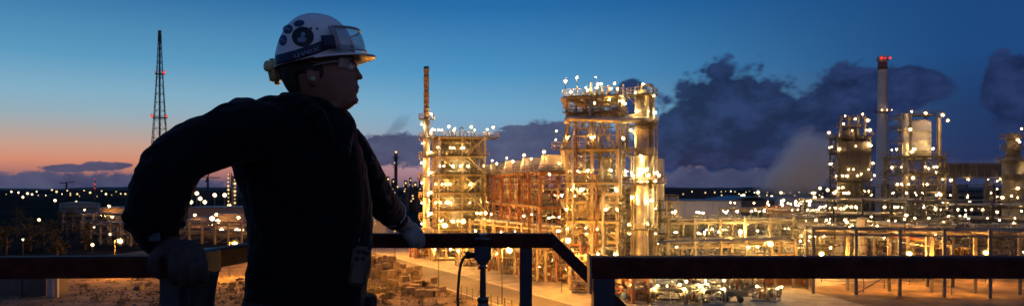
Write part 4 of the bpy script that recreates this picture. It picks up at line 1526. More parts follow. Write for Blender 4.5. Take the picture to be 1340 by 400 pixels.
M_TANK = mat('tank_paint', (0.28, 0.22, 0.17), .6, 0, .15, .1)
tank(152, 300, 6.8, 272, 'brown round tank left of the worker\'s elbow', M_TANK)
tank(182, 330, 8.5, 276, 'round tank half hidden by the worker\'s elbow', M_TANK)
tank(262, 270, 4.6, 287, 'domed tank seen through the gap under the worker\'s arm', M_TANK, .3)
tank(300, 250, 5.4, 280, 'pale tank seen nearest the worker\'s body in the arm gap', M_TANK)
tank(105, 420, 10, 266, 'far tank left of the brown tank', M_TANK)
sh = hall('shed', 'dark shed at the bottom left corner below the railing', gx(-60, 108), gx(62, 108), 108, 5, 3.4, M_SHED, M_SHED, 'shed', joints=(gx(0, 108), gx(30, 108)))
for x in (gx(67, 107), gx(77, 107.5)):
    e = empty('concrete_post', (x, 107, 0), 0, 'pale upright concrete post beside the corner shed' if x < gx(70, 107) else 'second pale post to the right of the one by the corner shed', 'post')
    stick('shaft', e, (0, 0, 0), (0, 0, 5.2), .8 if x < gx(70, 107) else .45, M_CONC)
    stick('cap', e, (0, 0, 5.2), (0, 0, 5.35), 1.0, M_CONC)
for i, (px, yy, h_) in enumerate(((-20, 215, 9), (22, 235, 10), (58, 205, 8), (88, 240, 9), (112, 190, 7), (40, 185, 7), (8, 175, 7), (75, 172, 6), (135, 215, 8), (-35, 260, 11))):
    e = empty('tree', (gx(px, yy), yy, 0), i, 'dark tree standing in the unlit land left of the worker', 'tree', 'dark trees in the unlit land left of the worker')
    bm = bmesh.new()
    bm_tube(bm, [(0, 0, 0), (.15, .1, h_ * .35), (.1, 0, h_ * .75)], [.28, .2, .07], 7)
    for k_ in range(5):
        a_ = k_ * 1.3 + i
        bm_tube(bm, [(.12, .08, h_ * (.3 + .07 * k_)), (math.cos(a_) * h_ * .22, math.sin(a_) * h_ * .22, h_ * (.5 + .08 * k_))], [.1, .03], 5)
    link('trunk', mesh_of(bm, 'trunk', M_BROWN), e)
    rt_ = random.Random(i)
    bm = bmesh.new()
    cl_ = [Vector((rt_.gauss(0, .17), rt_.gauss(0, .17), rt_.uniform(.16, .95))) * h_ for _ in range(16)]
    for _ in range(900):
        c_ = rt_.choice(cl_) + Vector((rt_.gauss(0, 1), rt_.gauss(0, 1), rt_.gauss(0, .8))) * h_ * .065
        u_ = Vector((rt_.uniform(-1, 1), rt_.uniform(-1, 1), rt_.uniform(-1, 1))).normalized() * .3
        w_ = u_.cross(Vector((rt_.uniform(-1, 1), rt_.uniform(-1, 1), .4))).normalized() * .16
        bm.faces.new([bm.verts.new(c_ + w_), bm.verts.new(c_ + u_), bm.verts.new(c_ - w_), bm.verts.new(c_ - u_)])
    link('crown', mesh_of(bm, 'crown', M_SCRUB), e)
for i, (a_, b_, lab) in enumerate((((118, 215), (196, 200), 'dim rack of pipes below the brown tank left of the worker'), ((90, 280), (196, 268), 'far dim rack of pipes at the foot of the brown tank'), ((240, 215), (325, 205), 'dim rack of pipes in the gap under the arm'))):
    pipe_rack('pipe_rack', lab, (gx(*a_), a_[1]), (gx(*b_), b_[1]), 5, [3.5, 6.0], 5, 5, M_STEEL, 3, L_RIGHT, .4, 800 + i)
for i, (px, yy, z) in enumerate(((143, 290, 8.5), (170, 318, 9), (255, 262, 6), (312, 240, 6), (283, 240, 7))):  # lamps added to light the tank walls
    e = empty('lamp_post', (gx(px, yy), yy, 0), 0, ['added lamp post lighting the brown round tank', 'added lamp post lighting the tank half hidden by the elbow', 'added lamp post before the domed tank in the arm gap', 'lamp post nearest the worker\'s body in the arm gap', 'added lamp post between the two tanks in the arm gap'][i], 'street lamp')
    stick('pole', e, (0, 0, 0), (0, 0, z), .14, M_DARK, 'cyl')
    link('lamp', lamp_mesh(glow('added_lamp_tank', (1, .42, .07), 900), .30, 0), e, (0, 0, z + .3))
hall('shed', 'low dim building behind the gap under the arm', gx(246, 330), gx(322, 330), 330, 20, 7.0, M_TANK, M_ROOF, 'shed', joints=(gx(284, 330),))

YSL = 360
ls = empty('lit_column', (gx(305, YSL), YSL, 0), 0, 'slim column strung with lamps seen through the gap under the arm', 'tower')
for x in (-1.4, 1.4):
    for y in (-1.4, 1.4):
        stick('column', ls, (x, y, 0), (x, y, gz(226, YSL)), .3, M_DARK)
stick('shaft', ls, (0, 0, 0), (0, 0, gz(230, YSL)), 1.6, M_GREY, 'cyl')
for i in range(9):
    for s in (-1, 1):
        lamp(ls, (s * 1.6, -1.9, gz(228 + i * 5 + (2 if s > 0 else 0), YSL)), .72, L_FARW, 0)
cr = empty('crane', (gx(272, 700), 700, 0), 0, 'distant dark crane with a slanting jib above the arm gap', 'crane')
stick('mast', cr, (0, 0, 0), (0, 0, 26), 1.6, M_DARK)
stick('jib', cr, (-2, 0, 22), (6, 0, 44), .9, M_DARK)
stick('jib', cr, (-12, 0, 27), (12, 0, 26), .8, M_DARK)
cr2 = empty('crane', (gx(87, 1000), 1000, 0), 0, 'tiny far crane on the skyline above the dark land at left', 'crane')
stick('mast', cr2, (0, 0, 0), (0, 0, 24), 1.6, M_DARK)
stick('jib', cr2, (-9, 0, 23), (10, 0, 24.5), 1.2, M_DARK)
rm_ = empty('radio_mast', (gx(124.5, 900), 900, 0), 0, 'thin mast with red lights far on the skyline at left', 'mast')
stick('pole', rm_, (0, 0, 0), (0, 0, 27), .9, M_RUST, 'cyl')
for z in (27.5, 21, 16):
    lamp(rm_, (0, -.6, z), 1.0, glow('lamp_red_far', (1, .1, .06), 1.5), 0)

# distant chimney and columns between the worker and the reactor tower
YQ = 520
for i, (px, pt, r_, lab) in enumerate(((518, 199, 1.2, 'tallest slim far stack between the worker and the reactor tower'), (506, 231, 1.1, 'far short column left of the slim stack'), (511, 234, 1.5, 'far stout column left of the slim stack'),
                                       (526, 236, 1.3, 'far column just right of the slim stack'), (531, 232, 1.0, 'far thin column with lamps right of the slim stack'), (536, 238, 1.6, 'far stout column near the reactor tower'), (541, 226, .9, 'far thin unlit column nearest the reactor tower'))):
    e = empty('column', (gx(px, YQ), YQ + i * 6, 0), 0, lab, 'column')
    vessel(e, 'shell', (0, 0), r_, 0, gz(pt, YQ), M_DARK, .2, 12, 3)
    ring_deck(e, (0, 0), r_, 1.2, gz(pt + 8, YQ), M_DARK, M_DARK, seg=10)
    if i not in (6,):
        lamp(e, (.4, -r_ - .8, gz(pt + (0 if i == 0 else 3), YQ)), .9, L_FARW, 0)
        lamp(e, (-.6, -r_ - .8, gz(pt + 14, YQ)), .7, L_FARW, 0)
far = empty('far_plant', (gx(525, 500), 500, 0), 0, 'far low refinery block glittering between the worker and the reactor tower', 'plant')
for i in range(12):
    x = rd.uniform(-12, 12)
    stick('block', far, (x, i * 1.3, 0), (x, i * 1.3, rd.uniform(6, 17)), rd.uniform(1, 4), M_DARK)
for i in range(26):
    lamp(far, (rd.uniform(-14, 14), -3, rd.uniform(6, 20)), .62, L_FARW, 0)

# distant lamps toward the horizon: poles on the dark land
MASTS = {}


def mast(px, py, y, r, m, grp='distant lamp masts toward the horizon', lab='tiny lit lamp mast in the dark distance toward the horizon'):
    z = max(gz(py, y), 1.5)
    k = (m.name, round(r, 2), round(z))
    if k not in MASTS:
        bm = bmesh.new()
        bmesh.ops.create_icosphere(bm, subdivisions=1, radius=r)
        for f in bm.faces:
            f.smooth = True
        bm_tube(bm, [(0, 0, -round(z)), (0, 0, -r * .8)], max(.12, r * .2), 5, 1)
        MASTS[k] = mesh_of(bm, 'lamp_mast', [m, M_DARK])
    o = link('lamp_mast', MASTS[k], None, (gx(px, y), y, round(z)))
    tag(o, lab, 'lamp mast', grp)
    return o


for px, py in ((36, 253.5), (50, 255), (48, 250), (68, 248), (81, 254), (92, 253), (101, 254), (110, 249), (127, 257), (138.6, 253.5), (158, 253.5), (164, 253), (92, 254.5), (74, 251), (24, 252), (152, 250),
               (118, 252), (60, 255), (42, 254), (88, 249), (133, 250), (30, 257), (104, 256), (146, 255), (174, 250), (8, 254), (15, 251)):
    mast(px, py, 950 + 130 * math.sin(px), 0.85 + .4 * math.sin(px * 3), L_FAR if int(px) % 3 else L_FARW)
for px, py, y in ((169.5, 263.5, 420), (166, 279, 330), (167, 285, 320), (51, 289, 230), (120, 299.7, 225), (129, 294, 225), (144, 307, 205), (121, 319, 180), (123, 297, 225), (163, 281, 320), (30, 313, 170), (72, 262, 420), (100, 264, 420), (188, 274, 300)):
    mast(px, py, y, 0.52 * y / 300 * (1.05 + .25 * math.sin(px)), L_SOD if py > 310 and False else L_FARW, 'lamp masts on the dark land left of the worker', 'blurred warm lamp on a mast in the dark land left of the worker')
for px, py in ((257.6, 253.8), (268, 265), (250, 263), (277.6, 287), (285, 290), (290, 307), (316, 305.6), (310, 311), (294, 255.5), (262, 259), (281, 256), (300, 268)):
    mast(px, py, 240 if py > 280 else 420, .85 if py > 280 else 1.15, L_FARW, 'lamp masts seen in the gap under the arm', 'warm lamp on a mast seen in the gap under the arm')
rd = random.Random(12)
for i in range(46):
    px = 866 + i * 5 + rd.uniform(-3, 3)
    mast(px, 250.5 + rd.choice((0, 0, 1, 2.5, 5, 7)) + rd.uniform(-.8, .8), rd.uniform(800, 1300), rd.uniform(.4, 1.0), L_FAR if rd.random() < .7 else L_FARW)
for i in range(24):
    mast(485 + i * 2.6 + rd.uniform(-3, 3) + (i > 12) * 100, 250 + rd.uniform(-3, 8), rd.uniform(700, 1100), rd.uniform(.4, .9), L_FAR)
for i in range(22):
    mast(1060 + i * 13 + rd.uniform(-6, 6), 262 + rd.uniform(-9, 12), 330, rd.uniform(.3, .55), L_FARW, 'scattered lamps among the dark towers at right', 'small blurred lamp among the dark towers at right')
for px, py, y in ((992, 251, 700), (973, 255, 600), (1025, 263, 300), (1022, 251, 500), (1010, 257, 500), (1066, 259, 400), (979, 287, 180), (993, 286, 182), (969, 301, 150), (1056, 316, 140), (1073, 246, 400), (1083, 249, 400)):
    mast(px, py, y, 2.2 * y / F, L_FARW if y > 250 else L_WARM, 'brighter lamp masts around the pale halls', 'bright lamp on a mast beside the pale halls')

for i, (px, yy, z) in enumerate(((880, 318, 9), (915, 316, 9), (950, 318, 9), (1000, 385, 9), (1045, 410, 10))):  # lamps added in front of the halls to brighten their walls
    e = empty('lamp_post', (gx(px, yy), yy, 0), 0, ['added lamp post before the left end of the pale hall', 'added lamp post before the middle of the pale hall', 'added lamp post before the right end of the pale hall', 'added lamp post before the dark pitched-roof hall', 'added lamp post before the far grey hall'][i], 'street lamp')
    stick('pole', e, (0, 0, 0), (0, 0, z - 4), .16, M_DARK, 'cyl')
    link('lamp', lamp_mesh(glow('added_lamp_hall', (1, .66, .36), 420), .30, 0), e, (0, 0, z - 3.6))
# low dark rise and far sheds toward the horizon
for i in range(26):
    px = -40 + i * 55 + rd.uniform(-18, 18)
    y = rd.uniform(900, 1500)
    e = link('far_building', None if False else unit('box', M_DARK))
    e.scale = (rd.uniform(25, 70), rd.uniform(20, 40), rd.uniform(7, 15))
    e.location = (gx(px, y), y, e.scale.z / 2)
    tag(e, 'low dark building far off on the skyline', 'building', 'low dark buildings on the skyline')
bm = bmesh.new()
prev = None
for i in range(161):
    a = -1.25 + 2.5 * i / 160
    x, y = 5200 * math.tan(a) if abs(a) < 1.2 else 5200 * math.tan(1.2) * (1 if a > 0 else -1), 5200
    h = 22 + 16 * mnoise.noise(Vector((i * .13, 0, 5))) + 7 * mnoise.noise(Vector((i * .7, 3, 5)))
    cur = [bm.verts.new((x, y, 0)), bm.verts.new((x, y + 60, h)), bm.verts.new((x, y + 500, 0))]
    if prev:
        for k_ in range(2):
            bm.faces.new((prev[k_], cur[k_], cur[k_ + 1], prev[k_ + 1]))
    prev = cur
hl = link('hills', mesh_of(bm, 'hills', M_SHED))
hl['kind'] = 'structure'


# ------------------------------------------------------------------ steam
def steam(name, lab, p0, p1, w0, dens, sc, col=(.85, .85, .9)):
    m = bpy.data.materials.new(name)
    m.use_nodes = True
    t = m.node_tree
    for n in list(t.nodes):
        t.nodes.remove(n)
    n = NT(t)
    tcn = n.new('ShaderNodeTexCoord')
    geo = n.new('ShaderNodeNewGeometry')
    ln = n.new('ShaderNodeVectorMath', operation='LENGTH')
    t.links.new(tcn.outputs['Object'], ln.inputs[0])
    nf = n.noise(tcn.outputs['Object'], sc, 5, .6)
    v = n.m('ADD', n.m('SUBTRACT', 1.0, ln.outputs['Value']), n.m('MULTIPLY', n.m('SUBTRACT', nf, .5), 1.3))
    dn = n.m('MULTIPLY', n.step(v, .12, .75), dens)
    pv = n.new('ShaderNodeVolumePrincipled')
    pv.inputs['Color'].default_value = tuple(col) + (1,)
    n.put(pv.inputs['Density'], dn)
    o = n.new('ShaderNodeOutputMaterial')
    t.links.new(pv.outputs[0], o.inputs['Volume'])
    bm = bmesh.new()
    bmesh.ops.create_icosphere(bm, subdivisions=3, radius=1.0)
    ob = link(name, mesh_of(bm, name, m))
    p0, p1 = Vector(p0), Vector(p1)
    d = p1 - p0
    ob.location = (p0 + p1) / 2
    ob.rotation_euler = d.to_track_quat('Z', 'Y').to_euler()
    ob.scale = (w0, w0, d.length / 2)
    tag(ob, lab, 'steam', None, 'stuff')
    return ob


steam('steam_plume', 'broad pale plume of steam drifting up left of the stepped lamp tower', at(990, 262, 275), at(1118, 172, 262), 14, .4, 1.6, (.97, .97, .98))
steam('steam_plume', 'thin grey wisp of steam above the far stacks', at(492, 190, 480), at(546, 142, 480), 6.0, .06, 2.0)

# ------------------------------------------------------------------ the worker
SKIN = mat('skin', (0.24, 0.12, 0.08), .55, 0, .12, 30, .1, 200)
HAIR = mat('hair_dark', (0.02, 0.015, 0.012), .7, 0, .3, 120)
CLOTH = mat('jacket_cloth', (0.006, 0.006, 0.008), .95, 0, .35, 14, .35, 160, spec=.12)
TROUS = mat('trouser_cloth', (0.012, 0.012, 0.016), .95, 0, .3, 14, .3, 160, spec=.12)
GLOVE = mat('glove_grey', (0.25, 0.235, 0.22), .85, 0, .25, 40, .3, 180)
GLOVE2 = mat('glove_dark', (0.05, 0.035, 0.032), .85, 0, .35, 40, .3, 180)
HELM = mat('helmet_white', (0.80, 0.78, 0.77), .35, 0, .06, 30)
NAVY = mat('strap_navy', (0.015, 0.022, 0.07), .6, 0, .2, 60)
PRINT = mat('print_pale', (0.22, 0.27, 0.38), .7, 0, .05, 10)
BLACK = mat('sticker_black', (0.008, 0.008, 0.008), .5, 0, .1, 10)
STICK = mat('sticker_blue', (0.02, 0.03, 0.10), .5, 0, .1, 10)
TAN = mat('case_tan', (0.085, 0.06, 0.04), .6, 0, .25, 40)
YELL = mat('lamp_case_yellow', (0.62, 0.50, 0.22), .5, 0, .2, 40)
GOGF = mat('goggle_frame', (0.30, 0.31, 0.34), .4, 0, .1, 40)
REFL = mat('reflective_tape', (0.55, 0.60, 0.66), .6, 0, .1, 40)
PLUG = mat('earplug_foam', (0.45, 0.50, 0.25), .8, 0, .1, 40)
REDL = mat('lanyard_red', (0.07, 0.008, 0.008), .7, 0, .2, 40)
EYEM = mat('eye_white', (0.6, 0.58, 0.55), .2, 0, .02, 10)
M_LENS = clear('goggle_lens', (.9, .93, .95), .3)
M_LENS2 = clear('spectacle_lens', (.85, .85, .85), .28)

for m_ in (CLOTH, TROUS):
    b_ = m_.node_tree.nodes['Principled BSDF']
    b_.inputs['Sheen Weight'].default_value = .12
    b_.inputs['Sheen Roughness'].default_value = .4
YP = 2.25
pw = empty('person', (gx(410, YP), YP, DECK + .001), 0, 'person in dark work jacket, white helmet and goggles leaning back on the railing', 'person')
po = pw.location.copy()


def Q(px, py, y):
    return at(px, py, y) - po


def ring_loft(bm, rings, seg=28):
    """rings: (left px, right px, row px, centre depth, half thickness m)"""
    rr_ = []
    for (l, r, py, y, hy) in rings:
        c = Q((l + r) / 2, py, y)
        hx = (r - l) / 2 / F * y
        rr_.append([bm.verts.new(c + Vector((hx * math.cos(2 * PI * k / seg), hy * math.sin(2 * PI * k / seg), 0))) for k in range(seg)])
    for i in range(len(rr_) - 1):
        for k in range(seg):
            bm.faces.new((rr_[i][k], rr_[i][(k + 1) % seg], rr_[i + 1][(k + 1) % seg], rr_[i + 1][k]))
    bm.faces.new(rr_[0])
    bm.faces.new(rr_[-1])


def ptube(bm, lst, seg=16, grow=0.0):
    """lst: (px, py, depth, radius in photo px)"""
    pts = [Q(a, b, y) for a, b, y, r in lst]
    rad = [r / F * y + grow for a, b, y, r in lst]
    # dense spline through the points for smooth limbs
    P, Rr = [], []
    n = len(pts)
    for i in range(n - 1):
        p0, p1, p2, p3 = pts[max(i - 1, 0)], pts[i], pts[i + 1], pts[min(i + 2, n - 1)]
        for s in range(4):
            t = s / 4
            P.append(.5 * (2 * p1 + (p2 - p0) * t + (2 * p0 - 5 * p1 + 4 * p2 - p3) * t * t + (3 * p1 - p0 - 3 * p2 + p3) * t ** 3))
            Rr.append(rad[i] + (rad[i + 1] - rad[i]) * t)
    P.append(pts[-1])
    Rr.append(rad[-1])
    bm_tube(bm, P, Rr, seg)
    for p, r in ((P[0], Rr[0]), (P[-1], Rr[-1])):
        bmesh.ops.create_icosphere(bm, subdivisions=2, radius=r * .98, matrix=Matrix.Translation(p))


def blob(bm, px, py, y, rx, ry, rdp, rot=0.0):
    s = y / F
    bmesh.ops.create_icosphere(bm, subdivisions=3, radius=1.0, matrix=Matrix.Translation(Q(px, py, y)) @ Matrix.Rotation(rot, 4, 'Y') @ Matrix.Diagonal((rx * s, rdp, ry * s, 1)))


def voxel(name, bm, m, vox, smooth=3, parent=pw, crease=0.0, seed=0):
    me = bpy.data.meshes.new(name)
    bmesh.ops.recalc_face_normals(bm, faces=bm.faces)
    bm.to_mesh(me)
    bm.free()
    o = link(name, me)
    r = o.modifiers.new('r', 'REMESH')
    r.mode = 'VOXEL'
    r.voxel_size = vox
    s = o.modifiers.new('s', 'SMOOTH')
    s.iterations = smooth
    s.factor = .5
    dg = bpy.context.evaluated_depsgraph_get()
    nm = bpy.data.meshes.new_from_object(o.evaluated_get(dg))
    o.modifiers.clear()
    o.data = nm
    nm.name = name
    nm.materials.clear()
    nm.materials.append(m)
    if crease:
        nm.update()
        nrm = [v.normal.copy() for v in nm.vertices]
        for v, vn in zip(nm.vertices, nrm):
            c = v.co.copy()
            q = Vector((c.x * 9, c.y * 9, c.z * 16 + 3 * mnoise.noise(c * 5)))
            w = mnoise.noise(q) * .7 + mnoise.noise(c * 38) * .3
            v.co = c + vn * w * crease
    for p in nm.polygons:
        p.use_smooth = True
    o.parent = parent
    return o


TORSO = [(352, 428, 126, 2.26, .05), (338, 440, 131, 2.25, .075), (322, 452, 142, 2.25, .10), (310, 461, 160, 2.25, .125), (303, 468, 185, 2.25, .14), (305, 478, 212, 2.25, .15),
         (311, 484, 236, 2.25, .15), (317, 487, 258, 2.25, .15), (325, 487, 294, 2.25, .15), (325, 487, 325, 2.25, .15), (327, 485, 350, 2.25, .15),
         (324, 479, 375, 2.25, .15), (320, 476, 400, 2.25, .15), (318, 476, 440, 2.25, .16)]
RARM = [(345, 170, 2.16, 40), (318, 172, 2.10, 42), (285, 184, 2.05, 38), (252, 196, 2.00, 37), (226, 215, 1.96, 37), (212, 245, 1.93, 37.5), (207, 272, 1.93, 38), (204, 292, 1.94, 33), (208, 308, 1.95, 28)]
LARM = [(448, 185, 2.36, 26), (462, 208, 2.42, 27), (478, 234, 2.50, 27), (492, 255, 2.59, 24), (506, 273, 2.70, 19), (519, 287, 2.80, 15.5)]

# body: one continuous skin from head to hands, slimmer than the clothes over it
bm = bmesh.new()
HEAD = [(384, 442, 30, 2.25, .045), (372, 455, 42, 2.25, .066), (366, 463, 58, 2.25, .075), (366, 465, 72, 2.25, .076), (367, 466, 81, 2.25, .075), (369, 463.5, 88, 2.25, .073), (371, 465, 95, 2.25, .072),
        (374, 467, 103, 2.25, .070), (378, 467, 109, 2.25, .067), (382, 467, 116, 2.25, .063), (386, 467, 123, 2.25, .058), (391, 466, 129, 2.25, .053),
        (396, 466, 135, 2.25, .046), (398, 459, 141, 2.25, .046), (393, 449, 146, 2.25, .052), (386, 445, 156, 2.25, .056), (378, 446, 175, 2.25, .07), (368, 450, 200, 2.25, .09)]
ring_loft(bm, HEAD, 40)
s_ = YP / F
# nose, lips, chin, brow, ear
for (px, py, rx, ry, dp) in ((464.5, 90, 3.2, 6, .008), (466.5, 95, 4.0, 6, .010), (469, 99.5, 5.0, 4.5, .013), (471.2, 101.5, 3.8, 3.2, .010), (466, 82, 3.0, 3.5, .045), (467, 113.8, 3.6, 2.4, .016), (466.2, 119.2, 3.4, 2.4, .015),
                             (464.5, 131.5, 4.8, 5.0, .018), (465, 108.5, 3.2, 5, .014)):
    blob(bm, px, py, YP, rx, ry, dp)
blob(bm, 407, 101, YP - .069, 6.5, 12, .009, R(-12))
blob(bm, 405, 101, YP - .075, 4, 10.5, .007, R(-12))
body_torso = [(l + 12, r - 12, py, y, hy - .03) for l, r, py, y, hy in TORSO[2:]]
ring_loft(bm, body_torso, 28)
ptube(bm, [(a, b, y, r * .62) for a, b, y, r in RARM] + [(214, 322, 1.95, 14)], 14)
ptube(bm, [(a, b, y, r * .66) for a, b, y, r in LARM] + [(529, 294, 2.87, 9)], 14)


def hand(bm, wrist, palm, fingers, thumb, grow=0.0):
    ptube(bm, [wrist, palm[0], palm[1]], 12, grow)
    for w_ in palm[2:]:
        blob(bm, *w_)
    for f in fingers + [thumb]:
        ptube(bm, f, 8, grow)


RH_W = (211, 318, 1.945, 17)
RH_P = [(226, 328, 1.925, 18), (243, 334, 1.91, 18), (236, 326, 1.93, 31, 14, .03), (252, 334, 1.915, 17, 15, .026)]
RH_F = [[(226 + i * 12.5, 336 + i * .8, 1.895, 7.2), (227 + i * 12.7, 349, 1.878, 7.6), (228 + i * 12.6, 361 + (i == 1) * 4 + (i == 2) * 3, 1.888, 7.0), (229 + i * 12.3, 368 + (i == 1) * 4 + (i == 2) * 3 - (i == 3) * 3, 1.91, 6.0)] for i in range(4)]
RH_T = [(214, 326, 1.92, 9), (204, 334, 1.89, 8), (200, 346, 1.885, 7.5), (204, 357, 1.895, 6.4)]
LH_W = (526, 292, 2.86, 12)
LH_P = [(533, 298, 2.90, 11), (540, 301, 2.93, 10.5), (536, 300, 2.91, 12, 9, .026)]
LH_F = [[(541 - i * 2.6, 299 + i * 1.2, 2.905 - i * .010, 4.8), (548 - i * 3.6, 303 + i * 2.4, 2.890 - i * .012, 4.6), (552.5 - i * 4.6, 311 + i * 2.0, 2.884 - i * .010, 4.2), (552.5 - i * 4.6, 319 + (i == 1) * 2 + i * .6, 2.888 - i * .006, 4.2)] for i in range(4)]
LH_T = [(530, 299, 2.87, 5.6), (531, 305, 2.86, 5.2), (534, 311, 2.855, 4.8), (537.5, 315, 2.858, 4.0)]
hand(bm, (211, 318, 1.945, 12), [(226, 328, 1.93, 12), (243, 334, 1.915, 12)], [[(a, b, c, r * .7) for a, b, c, r in f] for f in RH_F], [(a, b, c, r * .8) for a, b, c, r in RH_T])
hand(bm, (526, 292, 2.86, 9), [(533, 298, 2.90, 8), (540, 301, 2.93, 7.5)], [[(a, b, c, r * .8) for a, b, c, r in f] for f in LH_F], [(a, b, c, r * .8) for a, b, c, r in LH_T])


def legs(bm, g):
    for s, x0, y0 in ((0, 366, 2.19), (1, 428, 2.33)):
        xw = gx(x0, y0)
        pts = [(-.34, .105), (-.50, .098), (-.70, .085), (-.86, .072), (-1.0, .066), (-1.2, .056)]
        bm_tube(bm, [Vector((xw + .05 * s, y0, EYE + z)) - po for z, r in pts], [r * g for z, r in pts], 14)


legs(bm, .8)
voxel('body', bm, SKIN, .0038, 3)

bm = bmesh.new()
legs(bm, 1.06)
ring_loft(bm, [(322, 474, 385, 2.25, .135), (320, 474, 430, 2.25, .14), (325, 470, 470, 2.25, .13)], 28)
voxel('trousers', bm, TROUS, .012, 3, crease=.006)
for x0, y0, s in ((366, 2.19, 0), (428, 2.33, 1)):
    bm = bmesh.new()
    xw = gx(x0, y0) + .05 * s
    for (dx, dz, rx, ry, rz) in ((0, -1.2, .06, .055, .09), (.03, -1.255, .1, .052, .045), (.13, -1.26, .075, .05, .038), (-.02, -1.27, .075, .045, .03)):
        bmesh.ops.create_icosphere(bm, subdivisions=2, radius=1, matrix=Matrix.Translation(Vector((xw + dx, y0 - dx * .5, EYE + dz)) - po) @ Matrix.Diagonal((rx, ry, rz, 1)))
    voxel('boot', bm, BLACK, .008, 2)

bm = bmesh.new()
ring_loft(bm, TORSO, 32)
ptube(bm, RARM, 20)
ptube(bm, LARM, 18)
# folded collar, shoulder seam ridge, sleeve folds
ptube(bm, [(372, 128, 2.28, 8), (392, 132, 2.17, 9), (418, 150, 2.12, 8), (432, 178, 2.10, 6)], 10)
ptube(bm, [(372, 128, 2.30, 8), (410, 130, 2.36, 10), (440, 144, 2.33, 9), (456, 164, 2.25, 8), (452, 200, 2.14, 6)], 10)
ptube(bm, [(302, 140, 2.06, 8), (282, 150, 2.03, 9), (262, 170, 1.99, 7)], 8)
blob(bm, 322, 145, 2.15, 24, 19, .08)
blob(bm, 179, 283, 1.93, 10, 14, .06)
blob(bm, 186, 243, 1.94, 12, 12, .06)
for (x, y_, r) in ((192, 225, 10), (184, 258, 11), (234, 262, 12), (176, 296, 7), (236, 292, 6), (470, 206, 9), (486, 224, 8), (505, 262, 8)):
    blob(bm, x, y_, 1.94 if x < 300 else 2.52, r * 1.2, r * .8, .05, R(40))
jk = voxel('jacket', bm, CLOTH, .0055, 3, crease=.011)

bm = bmesh.new()
hand(bm, RH_W, RH_P, RH_F, RH_T)
ptube(bm, [(207, 310, 1.945, 21), (213, 320, 1.945, 19)], 12)
voxel('glove', bm, GLOVE2, .003, 3)
bm = bmesh.new()
hand(bm, LH_W, LH_P, LH_F, LH_T)
ptube(bm, [(520, 288, 2.81, 12.5), (528, 293, 2.87, 12)], 12)
voxel('glove', bm, GLOVE, .0019, 1)
# pale watch-like patch on the cuff
bm = bmesh.new()
bm_box(bm, (0, 0, 0), (.034, .006, .022))
bmesh.ops.bevel(bm, geom=bm.edges[:], offset=.002, segments=1, affect='EDGES')
o = link('cuff_patch', mesh_of(bm, 'cuff_patch', mat('patch_dull', (.06, .07, .085), .8, 0, .1, 40)), pw, Q(202, 310, 1.885))
o.rotation_euler = (0, R(-5), R(-12))
# piping ring round the far cuff and reflective tape on the shoulder
c0, c1 = Q(513, 279, 2.75), Q(520, 288, 2.81)
dv = (c1 - c0).normalized()
a_, b_ = frame_axes(dv)
bm = bmesh.new()
rr0 = 18.6 / F * 2.74
ring = [c0 + (a_ * math.cos(t * PI / 14) + b_ * math.sin(t * PI / 14)) * rr0 for t in range(29)]
bm_tube(bm, ring, .0022, 6)
link('cuff_piping', mesh_of(bm, 'cuff_piping', REFL, True), pw)
o = stick('shoulder_tape', pw, Q(473, 201, 2.365), Q(487, 210, 2.40), .004, REFL, 'box', .02)
# hair at the nape and sideburn
bm = bmesh.new()
ring_loft(bm, [(l - 1.5, l + w_, py, 2.25, hy + .003) for (l, w_, py, hy) in ((364, 50, 74, .077), (366, 48, 84, .076), (368, 44, 92, .074), (370, 38, 100, .071), (373, 32, 108, .067), (377, 26, 116, .062), (381, 22, 122, .054))], 28)
blob(bm, 421, 93, YP - .066, 4, 12, .006, R(6))
blob(bm, 400, 88, YP - .066, 26, 9, .010)
voxel('hair', bm, HAIR, .004, 2, crease=.0015)
for s in (-1, 1):
    bm = bmesh.new()
    bmesh.ops.create_icosphere(bm, subdivisions=2, radius=.0115)
    link('eye', mesh_of(bm, 'eye', EYEM, True), pw, Q(457.5, 88, YP + s * .031))
bm = bmesh.new()
bm_lathe(bm, [(.001, -.008), (.006, -.006), (.0075, 0), (.006, .007), (.001, .008)], 10)
o = link('earplug', mesh_of(bm, 'earplug', PLUG, True), pw, Q(409.5, 103.5, YP - .088))
o.rotation_euler = (R(90), 0, R(20))

# helmet: shell of revolution with a tilted rim, brim, strap, stickers
HC = Q(411.5, 76, YP)
HA, HB, HT = 51.5 * s_, .104, 57.5 * s_


def rim_z(x):          # height of the rim along the head, from the nape up to the front
    t = (x + HA) / (2 * HA)
    return (-16.5 + 22 * t - 3.0 * math.sin(t * PI)) * s_


def shell_pt(u, v):
    """u round the head (0 = front), v 0 at rim .. 1 crown"""
    th = v * PI / 2
    rr_ = math.cos(th) ** .86
    x = HA * rr_ * math.cos(u)
    y = HB * rr_ * math.sin(u)
    xr = HA * math.cos(u)
    z = rim_z(xr) + (HT - rim_z(xr)) * math.sin(th) ** 1.02
    return HC + Vector((x, y, z))


bm = bmesh.new()
nu, nv = 56, 18
g = [[bm.verts.new(shell_pt(2 * PI * i / nu, j / nv)) for i in range(nu)] for j in range(nv)]
tp = bm.verts.new(HC + Vector((0, 0, HT)))
for j in range(nv - 1):
    for i in range(nu):
        bm.faces.new((g[j][i], g[j][(i + 1) % nu], g[j + 1][(i + 1) % nu], g[j + 1][i]))
for i in range(nu):
    bm.faces.new((g[-1][i], g[-1][(i + 1) % nu], tp))
hm = link('helmet', mesh_of(bm, 'helmet', HELM, True), pw)
sm_ = hm.modifiers.new('thickness', 'SOLIDIFY')
sm_.thickness = .004
sm_.offset = -1
